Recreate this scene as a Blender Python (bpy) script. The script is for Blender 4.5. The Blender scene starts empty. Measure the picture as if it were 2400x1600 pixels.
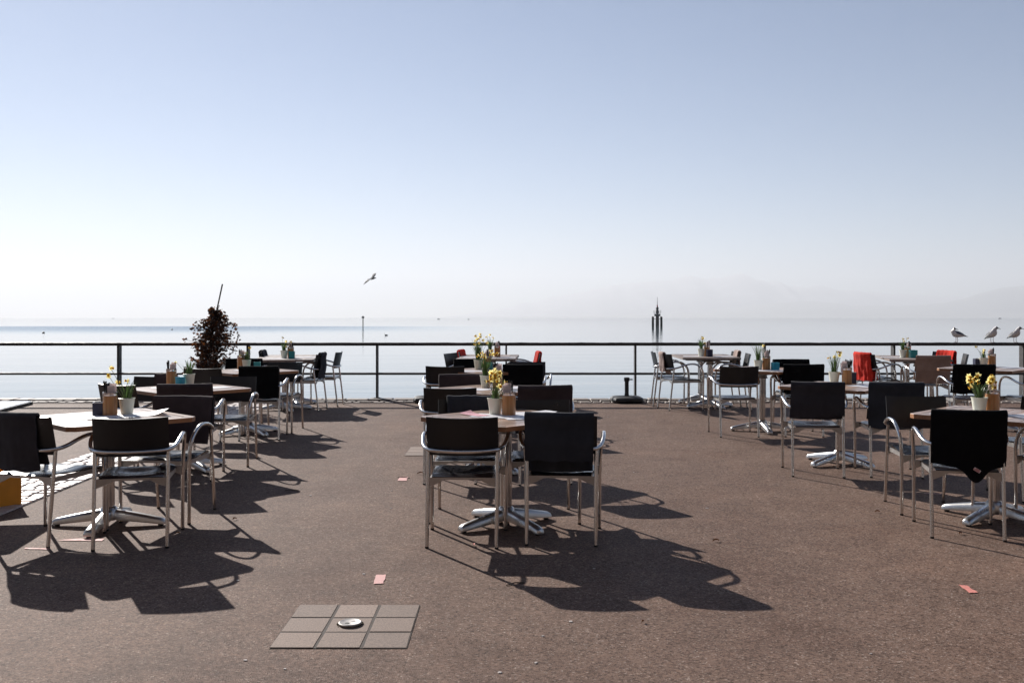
import bpy, bmesh, math, random
from mathutils import Vector, Matrix, noise as mnoise
R = math.radians
sc = bpy.context.scene
COL = sc.collection
SLOPE = 0.01115                      # the terrace rises very slightly towards the water
GM = Matrix.Rotation(math.atan(SLOPE), 4, 'X')
EYE = 1.5
WATER_Z = -1.6
KERB_Y = 16.13
SUN_EL, SUN_AZ = R(29.3), R(31.5)    # sun stands ahead, to the left
rnd = random.Random(7)

def gz(y): return SLOPE * y

# ------------------------------------------------------------------ materials
def new_mat(name):
    m = bpy.data.materials.new(name); m.use_nodes = True
    nt = m.node_tree
    return m, nt, nt.nodes['Principled BSDF']

def lk(nt, a, b): nt.links.new(a, b)

def coords(nt, kind='Object', scale=(1, 1, 1)):
    tc = nt.nodes.new('ShaderNodeTexCoord'); mp = nt.nodes.new('ShaderNodeMapping')
    mp.inputs['Scale'].default_value = scale
    lk(nt, tc.outputs[kind], mp.inputs['Vector'])
    return mp.outputs['Vector']

def tex(nt, vec, scale, detail=4, rough=.55):
    n = nt.nodes.new('ShaderNodeTexNoise'); n.inputs['Scale'].default_value = scale
    n.inputs['Detail'].default_value = detail; n.inputs['Roughness'].default_value = rough
    lk(nt, vec, n.inputs['Vector']); return n

def ramp(nt, fac, stops):
    r = nt.nodes.new('ShaderNodeValToRGB'); e = r.color_ramp.elements
    while len(e) < len(stops): e.new(.5)
    for k, (p, c) in enumerate(stops):
        e[k].position = p; e[k].color = (*c, 1) if len(c) == 3 else c
    lk(nt, fac, r.inputs['Fac']); return r.outputs['Color']

def mixc(nt, a, b, fac, mode='MIX'):
    m = nt.nodes.new('ShaderNodeMix'); m.data_type = 'RGBA'; m.blend_type = mode
    if isinstance(fac, (int, float)): m.inputs[0].default_value = fac
    else: lk(nt, fac, m.inputs[0])
    for s, v in ((6, a), (7, b)):
        if isinstance(v, tuple): m.inputs[s].default_value = (*v, 1)
        else: lk(nt, v, m.inputs[s])
    return m.outputs[2]

def bump(nt, bs, h, strength, dist):
    b = nt.nodes.new('ShaderNodeBump'); b.inputs['Strength'].default_value = strength
    b.inputs['Distance'].default_value = dist
    lk(nt, h, b.inputs['Height']); lk(nt, b.outputs['Normal'], bs.inputs['Normal']); return b

def simple(name, col, rough=.5, metal=0., var=.12, nscale=18, bstr=0, bscale=60, bdist=.002, spec=.5, sheen=0, stretch=(1, 1, 1)):
    m, nt, bs = new_mat(name)
    v = coords(nt, 'Object', stretch)
    n = tex(nt, v, nscale)
    lo = tuple(max(0, c * (1 - var)) for c in col); hi = tuple(min(1, c * (1 + var)) for c in col)
    lk(nt, ramp(nt, n.outputs['Fac'], [(.3, lo), (.7, hi)]), bs.inputs['Base Color'])
    rr = nt.nodes.new('ShaderNodeMapRange'); rr.inputs[1].default_value = .3; rr.inputs[2].default_value = .7
    rr.inputs[3].default_value = max(.02, rough * .85); rr.inputs[4].default_value = min(1, rough * 1.15)
    lk(nt, n.outputs['Fac'], rr.inputs[0]); lk(nt, rr.outputs[0], bs.inputs['Roughness'])
    bs.inputs['Metallic'].default_value = metal
    bs.inputs['Specular IOR Level'].default_value = spec
    if sheen:
        bs.inputs['Sheen Weight'].default_value = sheen; bs.inputs['Sheen Roughness'].default_value = .5
    if bstr:
        b = tex(nt, v, bscale, 3); bump(nt, bs, b.outputs['Fac'], bstr, bdist)
    return m

M = {}
M['alu'] = simple('brushed_aluminium', (.62, .605, .59), .20, 1., .05, 6)
M['cast'] = simple('cast_aluminium', (.58, .57, .56), .30, 1., .06, 5)
M['alu_dull'] = simple('dull_aluminium', (.42, .40, .38), .45, .9, .1, 14)
M['black'] = simple('black_plastic', (.011, .011, .013), .33, 0, .25, 9, .05, 300, .0005, spec=.42)
def smudge(m):
    nt = M[m].node_tree; bs = nt.nodes['Principled BSDF']; oi = nt.nodes.new('ShaderNodeObjectInfo')
    ad = nt.nodes.new('ShaderNodeVectorMath'); ad.operation = 'ADD'
    tc = nt.nodes.new('ShaderNodeTexCoord'); cm = nt.nodes.new('ShaderNodeCombineXYZ'); ml = nt.nodes.new('ShaderNodeMath'); ml.operation = 'MULTIPLY'; ml.inputs[1].default_value = 40
    lk(nt, oi.outputs['Random'], ml.inputs[0]); lk(nt, ml.outputs[0], cm.inputs[0]); lk(nt, tc.outputs['Object'], ad.inputs[0]); lk(nt, cm.outputs[0], ad.inputs[1])
    n = tex(nt, ad.outputs[0], 7, 6, .7); r = nt.nodes.new('ShaderNodeMapRange')
    for i, q in enumerate((.3, .7, .22, .55)): r.inputs[i + 1].default_value = q
    lk(nt, n.outputs['Fac'], r.inputs[0]); lk(nt, r.outputs[0], bs.inputs['Roughness'])
    d = tex(nt, ad.outputs[0], 160, 3, .8)
    lk(nt, mixc(nt, (.010, .010, .012), (.035, .031, .028), ramp(nt, d.outputs['Fac'], [(.62, (0, 0, 0)), (.80, (1, 1, 1))])), bs.inputs['Base Color'])
M['seat_black'] = simple('satin_black_seat', (.009, .009, .011), .24, 0, .2, 9, spec=.36)
smudge('black')
M['rubber'] = simple('black_rubber', (.012, .012, .012), .7, 0)
M['steel'] = simple('steel_band', (.62, .62, .64), .2, 1., .05)
M['pot'] = simple('cream_enamel', (.70, .70, .58), .45, 0, .05, 9)
M['leaf'] = simple('daffodil_leaf', (.065, .115, .032), .45, 0, .4, 25)
M['stalk'] = simple('flower_stalk', (.12, .17, .05), .5, 0, .2, 25)
M['petal'] = simple('pale_yellow_petal', (.90, .80, .36), .6, 0, .1, 60)
M['trumpet'] = simple('deep_yellow_trumpet', (.86, .52, .06), .6, 0, .2, 60)
M['soil'] = simple('potting_soil', (.03, .022, .016), .95, 0, .5, 90, .6, 120, .004)
M['paper'] = simple('menu_paper', (.78, .77, .79), .45, 0, .03, 5)
M['pinkpaper'] = simple('pink_paper', (.66, .33, .36), .5, 0, .05)
M['napkin'] = simple('paper_napkin', (.80, .72, .70), .85, 0, .05, 30)
M['teal'] = simple('teal_tin', (.03, .30, .30), .4, 0, .06)
M['turq'] = simple('turquoise_tin', (.035, .34, .46), .4, 0, .06)
M['navy'] = simple('navy_tin', (.028, .032, .07), .4, 0, .1)
M['cutlery'] = simple('dark_cutlery', (.02, .02, .022), .3, .3, .2)
M['rail'] = simple('rusty_black_paint', (.022, .017, .015), .6, .0, .5, 14, .5, 70, .004)
M['planter'] = simple('dark_planter', (.015, .014, .014), .6)
M['bark'] = simple('brown_twig', (.045, .03, .022), .85, 0, .3, 30)
M['brownleaf'] = simple('wilted_brown_leaf', (.05, .026, .017), .6, 0, .6, 5)
M['rustleaf'] = simple('rusty_leaf', (.14, .05, .016), .6, 0, .5, 7)
M['crate'] = simple('yellow_plastic', (.62, .25, .012), .45, 0, .1, 6)
M['slab_dark'] = simple('dark_table_edge', (.012, .014, .018), .3)
M['white_top'] = simple('white_laminate', (.66, .67, .70), .16, 0, .02)
M['darkmetal'] = simple('dark_marker_metal', (.02, .026, .03), .5, .2, .2)
M['pile'] = simple('tarred_timber', (.025, .02, .018), .8, 0, .3, 3)
M['redpaint'] = simple('red_lantern_paint', (.42, .02, .03), .5)
M['lid'] = simple('worn_steel_lid', (.36, .34, .325), .6, .6, .3, 40)
M['gull_white'] = simple('white_feather', (.72, .69, .66), .8, 0, .06, 40)
M['gull_grey'] = simple('grey_feather', (.12, .12, .135), .75, 0, .15, 30)
M['gull_dark'] = simple('dark_feather', (.02, .018, .018), .7, 0, .2)
M['gull_leg'] = simple('dark_red_leg', (.16, .035, .03), .6)
M['hull'] = simple('boat_hull', (.10, .11, .13), .5)
M['pinkmark'] = simple('pink_road_paint', (.62, .34, .31), .75, 0, .12, 60)
M['redmark'] = simple('coral_road_paint', (.60, .21, .17), .75, 0, .2, 60)
M['gum'] = simple('pale_gum', (.46, .41, .38), .8, 0, .15, 60)
M['dryleaf'] = simple('dry_leaf', (.30, .15, .06), .7, 0, .35, 30)
M['twig'] = simple('dark_twig', (.04, .03, .02), .9)
M['moss'] = simple('moss', (.10, .095, .035), .95, 0, .4, 60)

M['timber'] = simple('stained_timber', (.075, .050, .036), .7, 0, .35, 3, stretch=(6, 1, .5))
M['pane'] = simple('window_glass', (.02, .022, .025), .08, 0)

def fabric(name, col, var=.18, sheen=.12):
    m, nt, bs = new_mat(name)
    v = coords(nt, 'Object')
    n = tex(nt, v, 9, 5)
    w = nt.nodes.new('ShaderNodeTexVoronoi'); w.inputs['Scale'].default_value = 420; lk(nt, v, w.inputs['Vector'])
    base = ramp(nt, n.outputs['Fac'], [(.3, tuple(c * (1 - var) for c in col)), (.72, tuple(c * (1 + var) for c in col))])
    c2 = mixc(nt, base, w.outputs['Color'], .08, 'OVERLAY')
    lk(nt, c2, bs.inputs['Base Color'])
    bs.inputs['Roughness'].default_value = .95; bs.inputs['Specular IOR Level'].default_value = .1
    bs.inputs['Sheen Weight'].default_value = sheen; bs.inputs['Sheen Roughness'].default_value = .45
    bump(nt, bs, w.outputs['Distance'], .35, .0015)
    return m
M['f_charcoal'] = fabric('charcoal_fleece', (.036, .034, .040))
M['f_slate'] = fabric('slate_fleece', (.034, .037, .046))
M['f_black'] = fabric('black_fleece', (.0045, .0045, .0055), .2, .03)
M['f_brown'] = fabric('brown_fleece', (.052, .038, .040))
M['f_taupe'] = fabric('taupe_fleece', (.34, .235, .185))
M['f_beige'] = fabric('beige_fleece', (.46, .35, .31))
M['f_red'] = fabric('red_fleece', (.78, .055, .035), .1)

def thin(m, amount, gain=1.2):
    nt = M[m].node_tree; bs = nt.nodes['Principled BSDF']; out = nt.nodes['Material Output']
    src = bs.inputs['Base Color'].links[0].from_socket
    tr = nt.nodes.new('ShaderNodeBsdfTranslucent'); lk(nt, mixc(nt, src, (gain, gain, gain), 1., 'MULTIPLY'), tr.inputs['Color'])
    mx = nt.nodes.new('ShaderNodeMixShader'); mx.inputs[0].default_value = amount
    lk(nt, bs.outputs[0], mx.inputs[1]); lk(nt, tr.outputs[0], mx.inputs[2]); lk(nt, mx.outputs[0], out.inputs['Surface'])
for k, a in (('petal', .55), ('trumpet', .5), ('leaf', .35), ('napkin', .4), ('brownleaf', .3), ('rustleaf', .5), ('dryleaf', .35), ('paper', .2), ('f_red', .3), ('f_beige', .2), ('f_taupe', .15)): thin(k, a)

def wood(name, dark, light, rough, grain=1.0):
    m, nt, bs = new_mat(name)
    v = coords(nt, 'Object', (1.2, 26, 10))
    n = tex(nt, v, 2.2 * grain, 6, .65)
    a = nt.nodes.new('ShaderNodeAttribute'); a.attribute_name = 'tone'
    c = ramp(nt, n.outputs['Fac'], [(.25, dark), (.55, tuple((x + y) / 2 for x, y in zip(dark, light))), (.8, light)])
    mr = nt.nodes.new('ShaderNodeMapRange'); mr.inputs[3].default_value = .72; mr.inputs[4].default_value = 1.25
    lk(nt, a.outputs['Fac'], mr.inputs[0])
    cm = nt.nodes.new('ShaderNodeCombineColor')
    for i in range(3): lk(nt, mr.outputs[0], cm.inputs[i])
    lk(nt, mixc(nt, c, cm.outputs[0], 1., 'MULTIPLY'), bs.inputs['Base Color'])
    bs.inputs['Roughness'].default_value = rough
    bump(nt, bs, n.outputs['Fac'], .15, .001)
    return m
M['teak'] = wood('oiled_teak', (.22, .085, .030), (.46, .22, .095), .5)
M['teak_top'] = wood('weathered_glare_teak', (.25, .165, .12), (.52, .38, .295), .31)  # weathered top boards, base colour lightened further to imitate whitish glare
M['greywood'] = wood('weathered_wood', (.16, .12, .10), (.34, .27, .23), .5)

def bamboo():
    m, nt, bs = new_mat('bamboo_strips')
    v = coords(nt, 'Object', (1, 1, .04))
    w = nt.nodes.new('ShaderNodeTexVoronoi'); w.inputs['Scale'].default_value = 75; lk(nt, v, w.inputs['Vector'])
    n = tex(nt, coords(nt, 'Object', (1, 1, .08)), 160, 4)
    c = mixc(nt, (.30, .125, .040), (.52, .26, .10), w.outputs['Color'])
    lk(nt, mixc(nt, c, n.outputs['Color'], .25, 'OVERLAY'), bs.inputs['Base Color'])
    bs.inputs['Roughness'].default_value = .35
    return m
M['bamboo'] = bamboo()

def asphalt():
    m, nt, bs = new_mat('brown_asphalt')
    v = coords(nt, 'Object')
    vo = nt.nodes.new('ShaderNodeTexVoronoi'); vo.inputs['Scale'].default_value = 140; lk(nt, v, vo.inputs['Vector'])
    vo2 = nt.nodes.new('ShaderNodeTexVoronoi'); vo2.inputs['Scale'].default_value = 62; lk(nt, v, vo2.inputs['Vector'])
    sep = nt.nodes.new('ShaderNodeSeparateColor'); lk(nt, vo.outputs['Color'], sep.inputs[0])
    sep2 = nt.nodes.new('ShaderNodeSeparateColor'); lk(nt, vo2.outputs['Color'], sep2.inputs[0])
    fine = ramp(nt, sep.outputs[0], [(0, (.062, .039, .030)), (.25, (.145, .096, .073)), (.75, (.186, .126, .099)), (.94, (.215, .154, .124)), (.995, (.33, .27, .23))])
    coarse = ramp(nt, sep2.outputs[0], [(0, (.70, .68, .67)), (.3, (.95, .94, .93)), (.85, (1.06, 1.04, 1.02)), (1, (1.22, 1.18, 1.14))])
    c = mixc(nt, fine, coarse, 1., 'MULTIPLY')
    big = tex(nt, v, .55, 6, .6)
    c = mixc(nt, c, ramp(nt, big.outputs['Fac'], [(.3, (.88, .85, .85)), (.5, (1, 1, 1)), (.7, (1.12, 1.08, 1.05))]), 1., 'MULTIPLY')
    st = tex(nt, v, 1.3, 4, .6)
    c = mixc(nt, c, ramp(nt, st.outputs['Fac'], [(.34, (.88, .85, .84)), (.5, (1, 1, 1)), (.68, (1.06, 1.06, 1.06))]), 1., 'MULTIPLY')
    mid = tex(nt, v, 4.5, 5, .7)
    c = mixc(nt, c, ramp(nt, mid.outputs['Fac'], [(.3, (.84, .84, .85)), (.7, (1.14, 1.13, 1.12))]), 1., 'MULTIPLY')
    spots = nt.nodes.new('ShaderNodeTexVoronoi'); spots.inputs['Scale'].default_value = 3.2; lk(nt, v, spots.inputs['Vector'])
    c = mixc(nt, (.022, .018, .017), c, ramp(nt, spots.outputs['Distance'], [(.018, (0, 0, 0)), (.032, (1, 1, 1))]))
    lk(nt, c, bs.inputs['Base Color'])
    bs.inputs['Roughness'].default_value = .72
    bs.inputs['Specular IOR Level'].default_value = .08
    add = nt.nodes.new('ShaderNodeMath'); add.operation = 'ADD'
    lk(nt, vo.outputs['Distance'], add.inputs[0]); lk(nt, sep2.outputs[1], add.inputs[1])
    bump(nt, bs, add.outputs[0], .75, .0032)
    return m
M['asphalt'] = asphalt()

def stone(name, lo, hi, rough=.75, sc_=35):
    m, nt, bs = new_mat(name)
    v = coords(nt, 'Object')
    a = nt.nodes.new('ShaderNodeAttribute'); a.attribute_name = 'tone'
    n = tex(nt, v, sc_, 6, .7); n2 = tex(nt, v, 140, 3)
    c = mixc(nt, lo, hi, n.outputs['Fac'])
    mr = nt.nodes.new('ShaderNodeMapRange'); mr.inputs[3].default_value = .7; mr.inputs[4].default_value = 1.25
    lk(nt, a.outputs['Fac'], mr.inputs[0])
    cm = nt.nodes.new('ShaderNodeCombineColor')
    for i in range(3): lk(nt, mr.outputs[0], cm.inputs[i])
    c = mixc(nt, c, cm.outputs[0], 1., 'MULTIPLY')
    lk(nt, c, bs.inputs['Base Color']); bs.inputs['Roughness'].default_value = rough
    c = mixc(nt, c, ramp(nt, n2.outputs['Fac'], [(.35, (.72, .72, .72)), (.65, (1.28, 1.28, 1.28))]), 1., 'MULTIPLY'); lk(nt, c, bs.inputs['Base Color'])
    bump(nt, bs, n2.outputs['Fac'], .5, .003)
    return m
M['slab'] = stone('concrete_paver', (.165, .113, .085), (.24, .168, .130), .8, 60)
M['cobble'] = stone('pale_granite_sett', (.34, .28, .25), (.60, .50, .46), .5, 25)
M['kerb'] = stone('kerb_stone', (.14, .11, .09), (.25, .20, .165), .7, 20)
M['joint'] = simple('dark_joint', (.060, .045, .036), .95, 0, .5, 60)
M['quay'] = stone('quay_wall', (.10, .09, .08), (.22, .2, .18), .85, 6)

def water_mat():
    m, nt, bs = new_mat('lake_water')
    geo = nt.nodes.new('ShaderNodeNewGeometry')
    sep = nt.nodes.new('ShaderNodeSeparateXYZ'); lk(nt, geo.outputs['Position'], sep.inputs[0])
    def mp(scale):
        k = nt.nodes.new('ShaderNodeMapping'); k.inputs['Scale'].default_value = scale
        lk(nt, geo.outputs['Position'], k.inputs['Vector']); return k.outputs['Vector']
    bs.inputs['Base Color'].default_value = (.11, .16, .19, 1)
    bs.inputs['IOR'].default_value = 1.333
    # a band of wind ripples on the left, far out
    n = tex(nt, mp((.004, .012, 1)), 1., 3)
    def rng(val, a, b, c, d):
        r = nt.nodes.new('ShaderNodeMapRange'); r.clamp = True; r.interpolation_type = 'SMOOTHSTEP'
        for i, q in enumerate((a, b, c, d)): r.inputs[i + 1].default_value = q
        lk(nt, val, r.inputs[0]); return r.outputs[0]
    def mul(a, b):
        q = nt.nodes.new('ShaderNodeMath'); q.operation = 'MULTIPLY'; lk(nt, a, q.inputs[0])
        if isinstance(b, float): q.inputs[1].default_value = b
        else: lk(nt, b, q.inputs[1])
        return q.outputs[0]
    jit = nt.nodes.new('ShaderNodeMath'); jit.operation = 'MULTIPLY_ADD'
    lk(nt, n.outputs['Fac'], jit.inputs[0]); jit.inputs[1].default_value = 30; lk(nt, sep.outputs['Y'], jit.inputs[2])
    band = mul(mul(rng(jit.outputs[0], 160, 300, 0, 1), rng(jit.outputs[0], 366, 376, 1, 0)), rng(sep.outputs['X'], -90, 20, 1, .0))
    rg = nt.nodes.new('ShaderNodeMath'); rg.operation = 'MULTIPLY_ADD'
    lk(nt, band, rg.inputs[0]); rg.inputs[1].default_value = .03; rg.inputs[2].default_value = .045
    lk(nt, rg.outputs[0], bs.inputs['Roughness'])
    sp = nt.nodes.new('ShaderNodeMath'); sp.operation = 'MULTIPLY_ADD'; lk(nt, band, sp.inputs[0]); sp.inputs[1].default_value = -.26; sp.inputs[2].default_value = .5
    lk(nt, sp.outputs[0], bs.inputs['Specular IOR Level'])
    h1 = tex(nt, mp((.35, 1.1, 1)), 1., 4, .6)
    h2 = tex(nt, mp((.05, .16, 1)), 1., 2, .5)
    ad = nt.nodes.new('ShaderNodeMath'); ad.operation = 'MULTIPLY_ADD'
    lk(nt, h2.outputs['Fac'], ad.inputs[0]); ad.inputs[1].default_value = 3.; lk(nt, h1.outputs['Fac'], ad.inputs[2])
    b = bump(nt, bs, ad.outputs[0], .33, .03)
    tl = nt.nodes.new('ShaderNodeCombineXYZ'); lk(nt, mul(band, -.075), tl.inputs['Y']); tl.inputs['Z'].default_value = 1
    nn = nt.nodes.new('ShaderNodeVectorMath'); nn.operation = 'NORMALIZE'; lk(nt, tl.outputs[0], nn.inputs[0]); lk(nt, nn.outputs[0], b.inputs['Normal'])
    return m
M['water'] = water_mat()

def hill_mat(name, c1, c2, snow=False):
    m, nt, bs = new_mat(name)
    geo = nt.nodes.new('ShaderNodeNewGeometry')
    k = nt.nodes.new('ShaderNodeMapping'); k.inputs['Scale'].default_value = (.0012, .0012, .003)
    lk(nt, geo.outputs['Position'], k.inputs['Vector'])
    n = tex(nt, k.outputs['Vector'], 1., 6, .65)
    c = mixc(nt, c1, c2, n.outputs['Fac'])
    if snow:
        c = mixc(nt, c, (.8, .8, .82), ramp(nt, n.outputs['Fac'], [(.55, (0, 0, 0)), (.68, (.3, .3, .3))]))
    lk(nt, c, bs.inputs['Base Color']); bs.inputs['Roughness'].default_value = 1
    return m
M['alp'] = hill_mat('hazed_alpine_rock', (.34, .35, .37), (.46, .46, .47), True)  # rock colour paled to imitate haze; the snow patches are its own
M['hill'] = hill_mat('hazed_wooded_hill', (.15, .17, .15), (.22, .23, .20))  # woodland colour lightened so the hills fade as if in thicker haze

# ------------------------------------------------------------------ mesh kit
class MB:
    topmi = None
    def __init__(s): s.v = []; s.f = []; s.m = []; s.t = []
    def add(s, vs, fs, mi=0, tone=.5):
        o = len(s.v); s.v += [tuple(p) for p in vs]
        for f in fs: s.f.append(tuple(i + o for i in f)); s.m.append(mi); s.t.append(tone)
    def box(s, x0, x1, y0, y1, z0, z1, mi=0, tone=.5, mat=None):
        vs = [Vector((x, y, z)) for z in (z0, z1) for y in (y0, y1) for x in (x0, x1)]
        if mat is not None: vs = [mat @ p for p in vs]
        s.add(vs, [(0, 2, 3, 1), (4, 5, 7, 6), (0, 1, 5, 4), (1, 3, 7, 5), (3, 2, 6, 7), (2, 0, 4, 6)], mi, tone)
    def bbox(s, x0, x1, y0, y1, z0, z1, b=.004, mi=0, tone=.5, mat=None):
        # box with chamfered top edges
        L = [((x0, x1, y0, y1), z0), ((x0, x1, y0, y1), z1 - b), ((x0 + b, x1 - b, y0 + b, y1 - b), z1)]
        vs = []
        for (a, c, d, e), z in L: vs += [Vector((a, d, z)), Vector((c, d, z)), Vector((c, e, z)), Vector((a, e, z))]
        if mat is not None: vs = [mat @ p for p in vs]
        fs = [(3, 2, 1, 0), (8, 9, 10, 11)]
        for k in (0, 4):
            for i in range(4): fs.append((k + i, k + (i + 1) % 4, k + 4 + (i + 1) % 4, k + 4 + i))
        s.add(vs, fs, mi, tone)
    def prism(s, poly, z0, z1, mi=0, tone=.5, b=0, mat=None):
        n = len(poly); c = (sum(p[0] for p in poly) / n, sum(p[1] for p in poly) / n)
        def ins(p, d):
            l = math.hypot(p[0] - c[0], p[1] - c[1]) or 1
            return (p[0] - (p[0] - c[0]) / l * d, p[1] - (p[1] - c[1]) / l * d)
        rings = [[(p[0], p[1], z0) for p in poly]]
        if b: rings += [[(p[0], p[1], z1 - b) for p in poly], [(*ins(p, b), z1) for p in poly]]
        else: rings += [[(p[0], p[1], z1) for p in poly]]
        vs = [Vector(q) for r_ in rings for q in r_]
        if mat is not None: vs = [mat @ p for p in vs]
        fs = [tuple(range(n - 1, -1, -1)), tuple(range(n * (len(rings) - 1), n * len(rings)))]
        for k in range(len(rings) - 1):
            for i in range(n): fs.append((k * n + i, k * n + (i + 1) % n, (k + 1) * n + (i + 1) % n, (k + 1) * n + i))
        s.add(vs, fs, mi, tone)
        if s.topmi is not None: s.m[-len(fs) + 1] = s.topmi
    def tube(s, pts, r, n=10, mi=0, cap=True, tone=.5, closed=False):
        pts = [Vector(p) for p in pts]; N = len(pts)
        rad = r if isinstance(r, (list, tuple)) else [r] * N
        T = []
        for i in range(N):
            a = pts[max(0, i - 1)]; b = pts[min(N - 1, i + 1)]
            T.append((b - a).normalized())
        ref = Vector((0, 0, 1)) if abs(T[0].z) < .9 else Vector((0, 1, 0))
        u = T[0].cross(ref).normalized(); vs = []
        for i in range(N):
            u = (u - T[i] * u.dot(T[i])).normalized(); w = T[i].cross(u)
            for k in range(n):
                a = 2 * math.pi * k / n
                vs.append(pts[i] + (u * math.cos(a) + w * math.sin(a)) * rad[i])
        fs = []
        for i in range(N - 1):
            for k in range(n): fs.append((i * n + k, i * n + (k + 1) % n, (i + 1) * n + (k + 1) % n, (i + 1) * n + k))
        if cap: fs += [tuple(range(n - 1, -1, -1)), tuple(range((N - 1) * n, N * n))]
        s.add(vs, fs, mi, tone)
    def lathe(s, prof, n=20, mi=0, c=(0, 0, 0), mis=None, tone=.5):
        vs = []
        for r, z in prof:
            for k in range(n):
                a = 2 * math.pi * k / n; vs.append((c[0] + r * math.cos(a), c[1] + r * math.sin(a), c[2] + z))
        for i in range(len(prof) - 1):
            pass
        o = len(s.v); s.v += vs
        for i in range(len(prof) - 1):
            for k in range(n):
                s.f.append((o + i * n + k, o + i * n + (k + 1) % n, o + (i + 1) * n + (k + 1) % n, o + (i + 1) * n + k))
                s.m.append(mis[i] if mis else mi); s.t.append(tone)
        if prof[0][0] > 1e-6: s.f.append(tuple(o + k for k in range(n - 1, -1, -1))); s.m.append(mis[0] if mis else mi); s.t.append(tone)
        if prof[-1][0] > 1e-6:
            e = o + (len(prof) - 1) * n; s.f.append(tuple(e + k for k in range(n))); s.m.append(mis[-1] if mis else mi); s.t.append(tone)
    def loft(s, rings, mis=None, cap=True):
        n = len(rings[0]); o = len(s.v)
        for r_ in rings: s.v += [tuple(p) for p in r_]
        for i in range(len(rings) - 1):
            for k in range(n):
                s.f.append((o + i * n + k, o + i * n + (k + 1) % n, o + (i + 1) * n + (k + 1) % n, o + (i + 1) * n + k))
                s.m.append(mis(i, k) if mis else 0); s.t.append(.5)
        if cap:
            s.f.append(tuple(o + k for k in range(n - 1, -1, -1))); s.m.append(mis(0, 0) if mis else 0); s.t.append(.5)
            e = o + (len(rings) - 1) * n
            s.f.append(tuple(e + k for k in range(n))); s.m.append(mis(len(rings) - 2, 0) if mis else 0); s.t.append(.5)
    def mesh(s, name, mats, smooth=True, angle=35, solid=0, merge=False):
        me = bpy.data.meshes.new(name); me.from_pydata(s.v, [], s.f); 
        if not isinstance(mats, (list, tuple)): mats = [mats]
        for m in mats: me.materials.append(m)
        me.polygons.foreach_set('material_index', s.m)
        at = me.attributes.new('tone', 'FLOAT', 'FACE'); at.data.foreach_set('value', s.t)
        if merge or solid:
            bm = bmesh.new(); bm.from_mesh(me)
            if merge: bmesh.ops.remove_doubles(bm, verts=bm.verts, dist=1e-5)
            if solid:
                bmesh.ops.recalc_face_normals(bm, faces=bm.faces)
                bmesh.ops.solidify(bm, geom=bm.faces[:], thickness=solid)
                bmesh.ops.recalc_face_normals(bm, faces=bm.faces)
            bm.to_mesh(me); bm.free()
        if smooth:
            me.shade_smooth(); me.set_sharp_from_angle(angle=R(angle))
        me.update(); return me

def spline(pts, n=6):
    P = [Vector(p) for p in pts]; out = []
    for i in range(len(P) - 1):
        p0 = P[max(0, i - 1)]; p1 = P[i]; p2 = P[i + 1]; p3 = P[min(len(P) - 1, i + 2)]
        for k in range(n):
            t = k / n
            out.append(.5 * ((2 * p1) + (p2 - p0) * t + (2 * p0 - 5 * p1 + 4 * p2 - p3) * t * t + (3 * p1 - p0 - 3 * p2 + p3) * t ** 3))
    out.append(P[-1]); return out

# ------------------------------------------------------------------ object kit
def link(name, data, parent=None, mat=None):
    o = bpy.data.objects.new(name, data); COL.objects.link(o)
    if parent: o.parent = parent
    if mat is not None: o.matrix_local = mat
    return o
def tag(o, label, cat, group=None, kind=None):
    if label: o['label'] = label
    if cat: o['category'] = cat
    if group: o['group'] = group
    if kind: o['kind'] = kind
    return o
def struct(name, me, label=None):
    o = link(name, me); o['kind'] = 'structure'
    if label: o['label'] = label
    return o
def place(x, y, rot=0, z=0, tilt=True):
    return Matrix.Translation((x, y, gz(y))) @ (GM if tilt else Matrix()) @ Matrix.Rotation(R(rot), 4, 'Z') @ Matrix.Translation((0, 0, z))
def thing(name, label, cat, mat, parts, group=None, data=None):
    root = link(name, data, None, mat); tag(root, label, cat, group)
    for p in parts:
        o = link(p[0], p[1], root)
        for q in (p[2] if len(p) > 2 else ()): link(q[0], q[1], o)
    return root

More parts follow.
